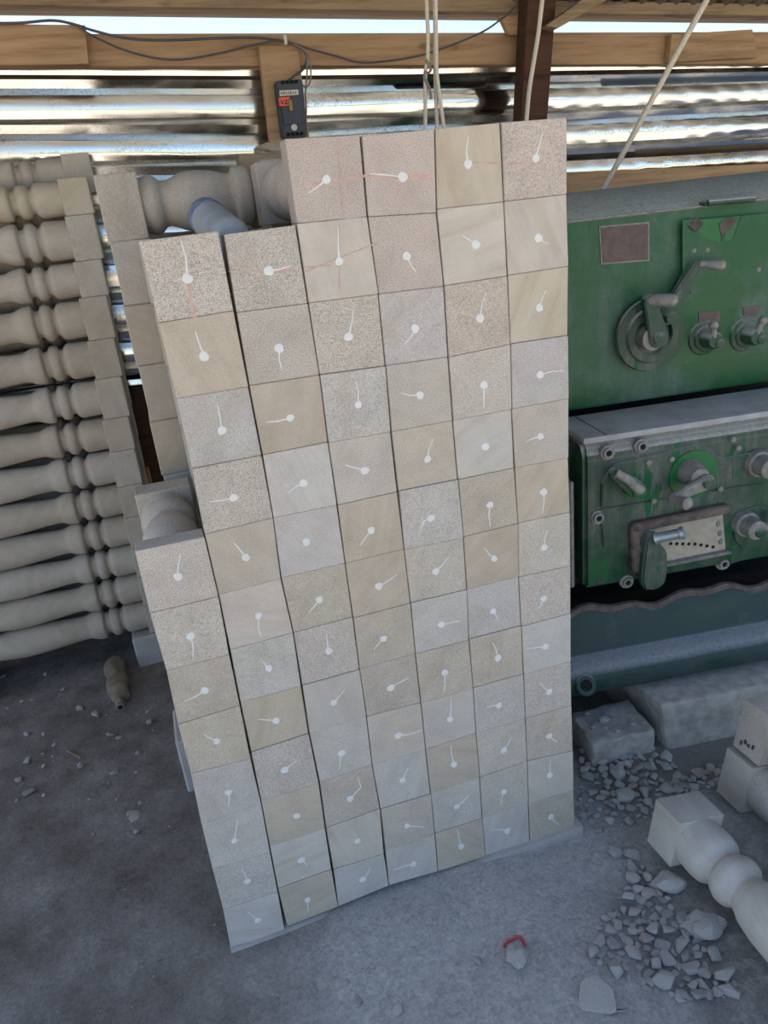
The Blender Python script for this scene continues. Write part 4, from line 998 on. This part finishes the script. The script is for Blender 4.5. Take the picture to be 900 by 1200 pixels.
scatter([(676,885),(690,880),(850,880),(850,915),(770,950),(700,945)], 100, .012, .036, 'small grey stone chip in the rubble below the lathe pan', 'chips below the lathe pan', .5)
scatter([(680,905),(745,920),(790,980),(760,1000),(700,975),(678,950)], 50, .010, .026, 'small pale chip in the rubble beside the foot of the stack', 'chips beside the stack foot', .7)
scatter([(740,985),(800,1040),(870,1160),(800,1170),(690,1130),(700,1085),(735,1050)], 105, .012, .036, 'small pale chip in the rubble in front of the nearest fallen baluster', 'chips in front of the fallen baluster', .5)
scatter([(0,790),(130,790),(205,860),(205,980),(150,1000),(0,960)], 45, .006, .022, 'small grey chip on the brown ground below the wall-side stack', 'chips below the wall-side stack', .9)
scatter([(350,1120),(670,1030),(690,1190),(300,1195)], 16, .004, .010, 'tiny pale chip on the dust in front of the stack', 'chips in front of the stack', 1.2)
# chips on top of the rubble block
for k in range(9):
    a = R.uniform(.02,.165); b_ = R.uniform(.02,.12)
    w = Vector((1.0,.165,0)) + Vector((math.cos(-.105)*a - math.sin(-.105)*b_, math.sin(-.105)*a + math.cos(-.105)*b_, 0))
    stone(w.x, w.y, R.uniform(.010,.022), 'small stone chip lying on top of the dusty rubble block', 'chips on the rubble block', z=.066)
# fine grit that nobody could count
gt = MB(); rr = random.Random(5)
for k in range(4200):
    if k % 3 == 0: x, y = rr.uniform(-.9, 1.3), rr.uniform(-.8, 1.25)
    elif k % 3 == 1: x, y = rr.uniform(.6, 1.25), rr.uniform(-.6, .25)
    else: x, y = rr.uniform(-.5, .9), rr.uniform(-.6, .02)
    if -.03 < x < .88 and -.02 < y < .42: continue
    if (x > .98 and y > .10) or (x < .06 and y > .52): continue
    s_ = rr.uniform(.0012, .0036) if rr.random() < .85 else rr.uniform(.003, .006)
    z = gh(x, y)
    pts = [Vector((rr.uniform(-1,1), rr.uniform(-1,1), 0))*s_ + Vector((x, y, z-.0005)) for _ in range(3)] + [Vector((x, y, z+s_*rr.uniform(.5,.9)))]
    v = [gt.bm.verts.new(p) for p in pts]
    for f in ((0,1,3),(1,2,3),(2,0,3),(2,1,0)): gt.bm.faces.new([v[i] for i in f])
o = gt.build('stone_grit', M['rubble'], smooth=0); o['kind'] = 'stuff'
tag(o, 'fine stone grit strewn over the dusty ground', 'grit')

# crushed dirty bottle on the ground
p0 = at(141, 828, 2, .02); p1 = at(134, 775, 2, .03)
ax = p1-p0; ln = ax.length
t = thing('crushed_bottle', 'dirty crushed plastic bottle lying below the wall-side stack, neck toward the viewer', 'bottle', p0)
cbm = MB().lathe(smooth_prof([(.03,.014),(.05,.024),(.09,.034),(.14,.036),(.2,.034),(ln*.75,.036),(ln*.95,.033),(ln,.02)], 5), (0,0,0), ax, 24)
for v in cbm.bm.verts:
    q = v.co.copy(); v.co += Vector((noise.noise(q*18), noise.noise(q*18+Vector((5,0,0))), noise.noise(q*18+Vector((0,5,0)))))*.014; v.co.z = v.co.z*.8
    v.co.z = max(v.co.z, -.018)
cbm.build('bottle_body', M['petdirty'], t, 40)
MB().lathe([(-.004,.0125),(-.002,.0135),(.004,.0135),(.006,.012),(.014,.012),(.016,.0155),(.018,.0155),(.02,.012),(.034,.0145)], (0,0,0), ax, 20).build('bottle_neck', M['petdirty'], t, 40)
MB().lathe([(-.0046,.0085),(-.0042,.0085)], (0,0,0), ax, 16).build('neck_opening', M['black'], t)
# red twine
pts = [G0(u, v, -.008) for u, v in ((590,1112),(594,1106),(600,1104),(605,1101),(610,1101),(613,1105),(616,1110))]
o = MB().tube([Vector((p.x, p.y, gh(p.x, p.y)+.004)) for p in pts], .0032, 8).build('red_twine', M['twine'], smooth=60)
tag(o, 'scrap of faded red twine in the dust behind a pale lump', 'twine')
o = MB().box(-.035,.035,-.003,.003,0,.005,.001).build('wood_splinter', M['wood2'], loc=(0,0,0))
p = G0(88, 889); o.location = (p.x, p.y, gh(p.x, p.y)); o.rotation_euler = (0, 0, -.9); tag(o, 'thin wood splinter on the brown ground below the wall-side stack', 'splinter')

# ------------------------------------------------------------------ light
w = bpy.data.worlds.new('sky'); bpy.context.scene.world = w; w.use_nodes = True
nt = w.node_tree; bg = nt.nodes['Background']
sk_ = nt.nodes.new('ShaderNodeTexSky'); sk_.sky_type = 'NISHITA'; sk_.sun_disc = False
sk_.sun_elevation = math.radians(58); sk_.sun_rotation = math.radians(-57); sk_.air_density = 1.0; sk_.dust_density = 1.2
nt.links.new(sk_.outputs[0], bg.inputs[0]); bg.inputs[1].default_value = .17
sd = bpy.data.lights.new('sun', 'SUN'); sd.energy = 7.0; sd.angle = math.radians(.6); sd.color = (1, .94, .865)
so = bpy.data.objects.new('sun', sd); C.objects.link(so)
d = Vector((.62, -.40, -1.15)).normalized()      # from behind the steel wall: the shed stands in its own shade, the yard in front is sunlit
so.rotation_euler = d.to_track_quat('-Z', 'Y').to_euler()
vs = bpy.context.scene.view_settings
vs.view_transform = 'Standard'; vs.look = 'None'; vs.gamma = 1; vs.use_curve_mapping = False; vs.exposure = .85
bpy.context.scene.cycles.max_bounces = 8; bpy.context.scene.cycles.diffuse_bounces = 5
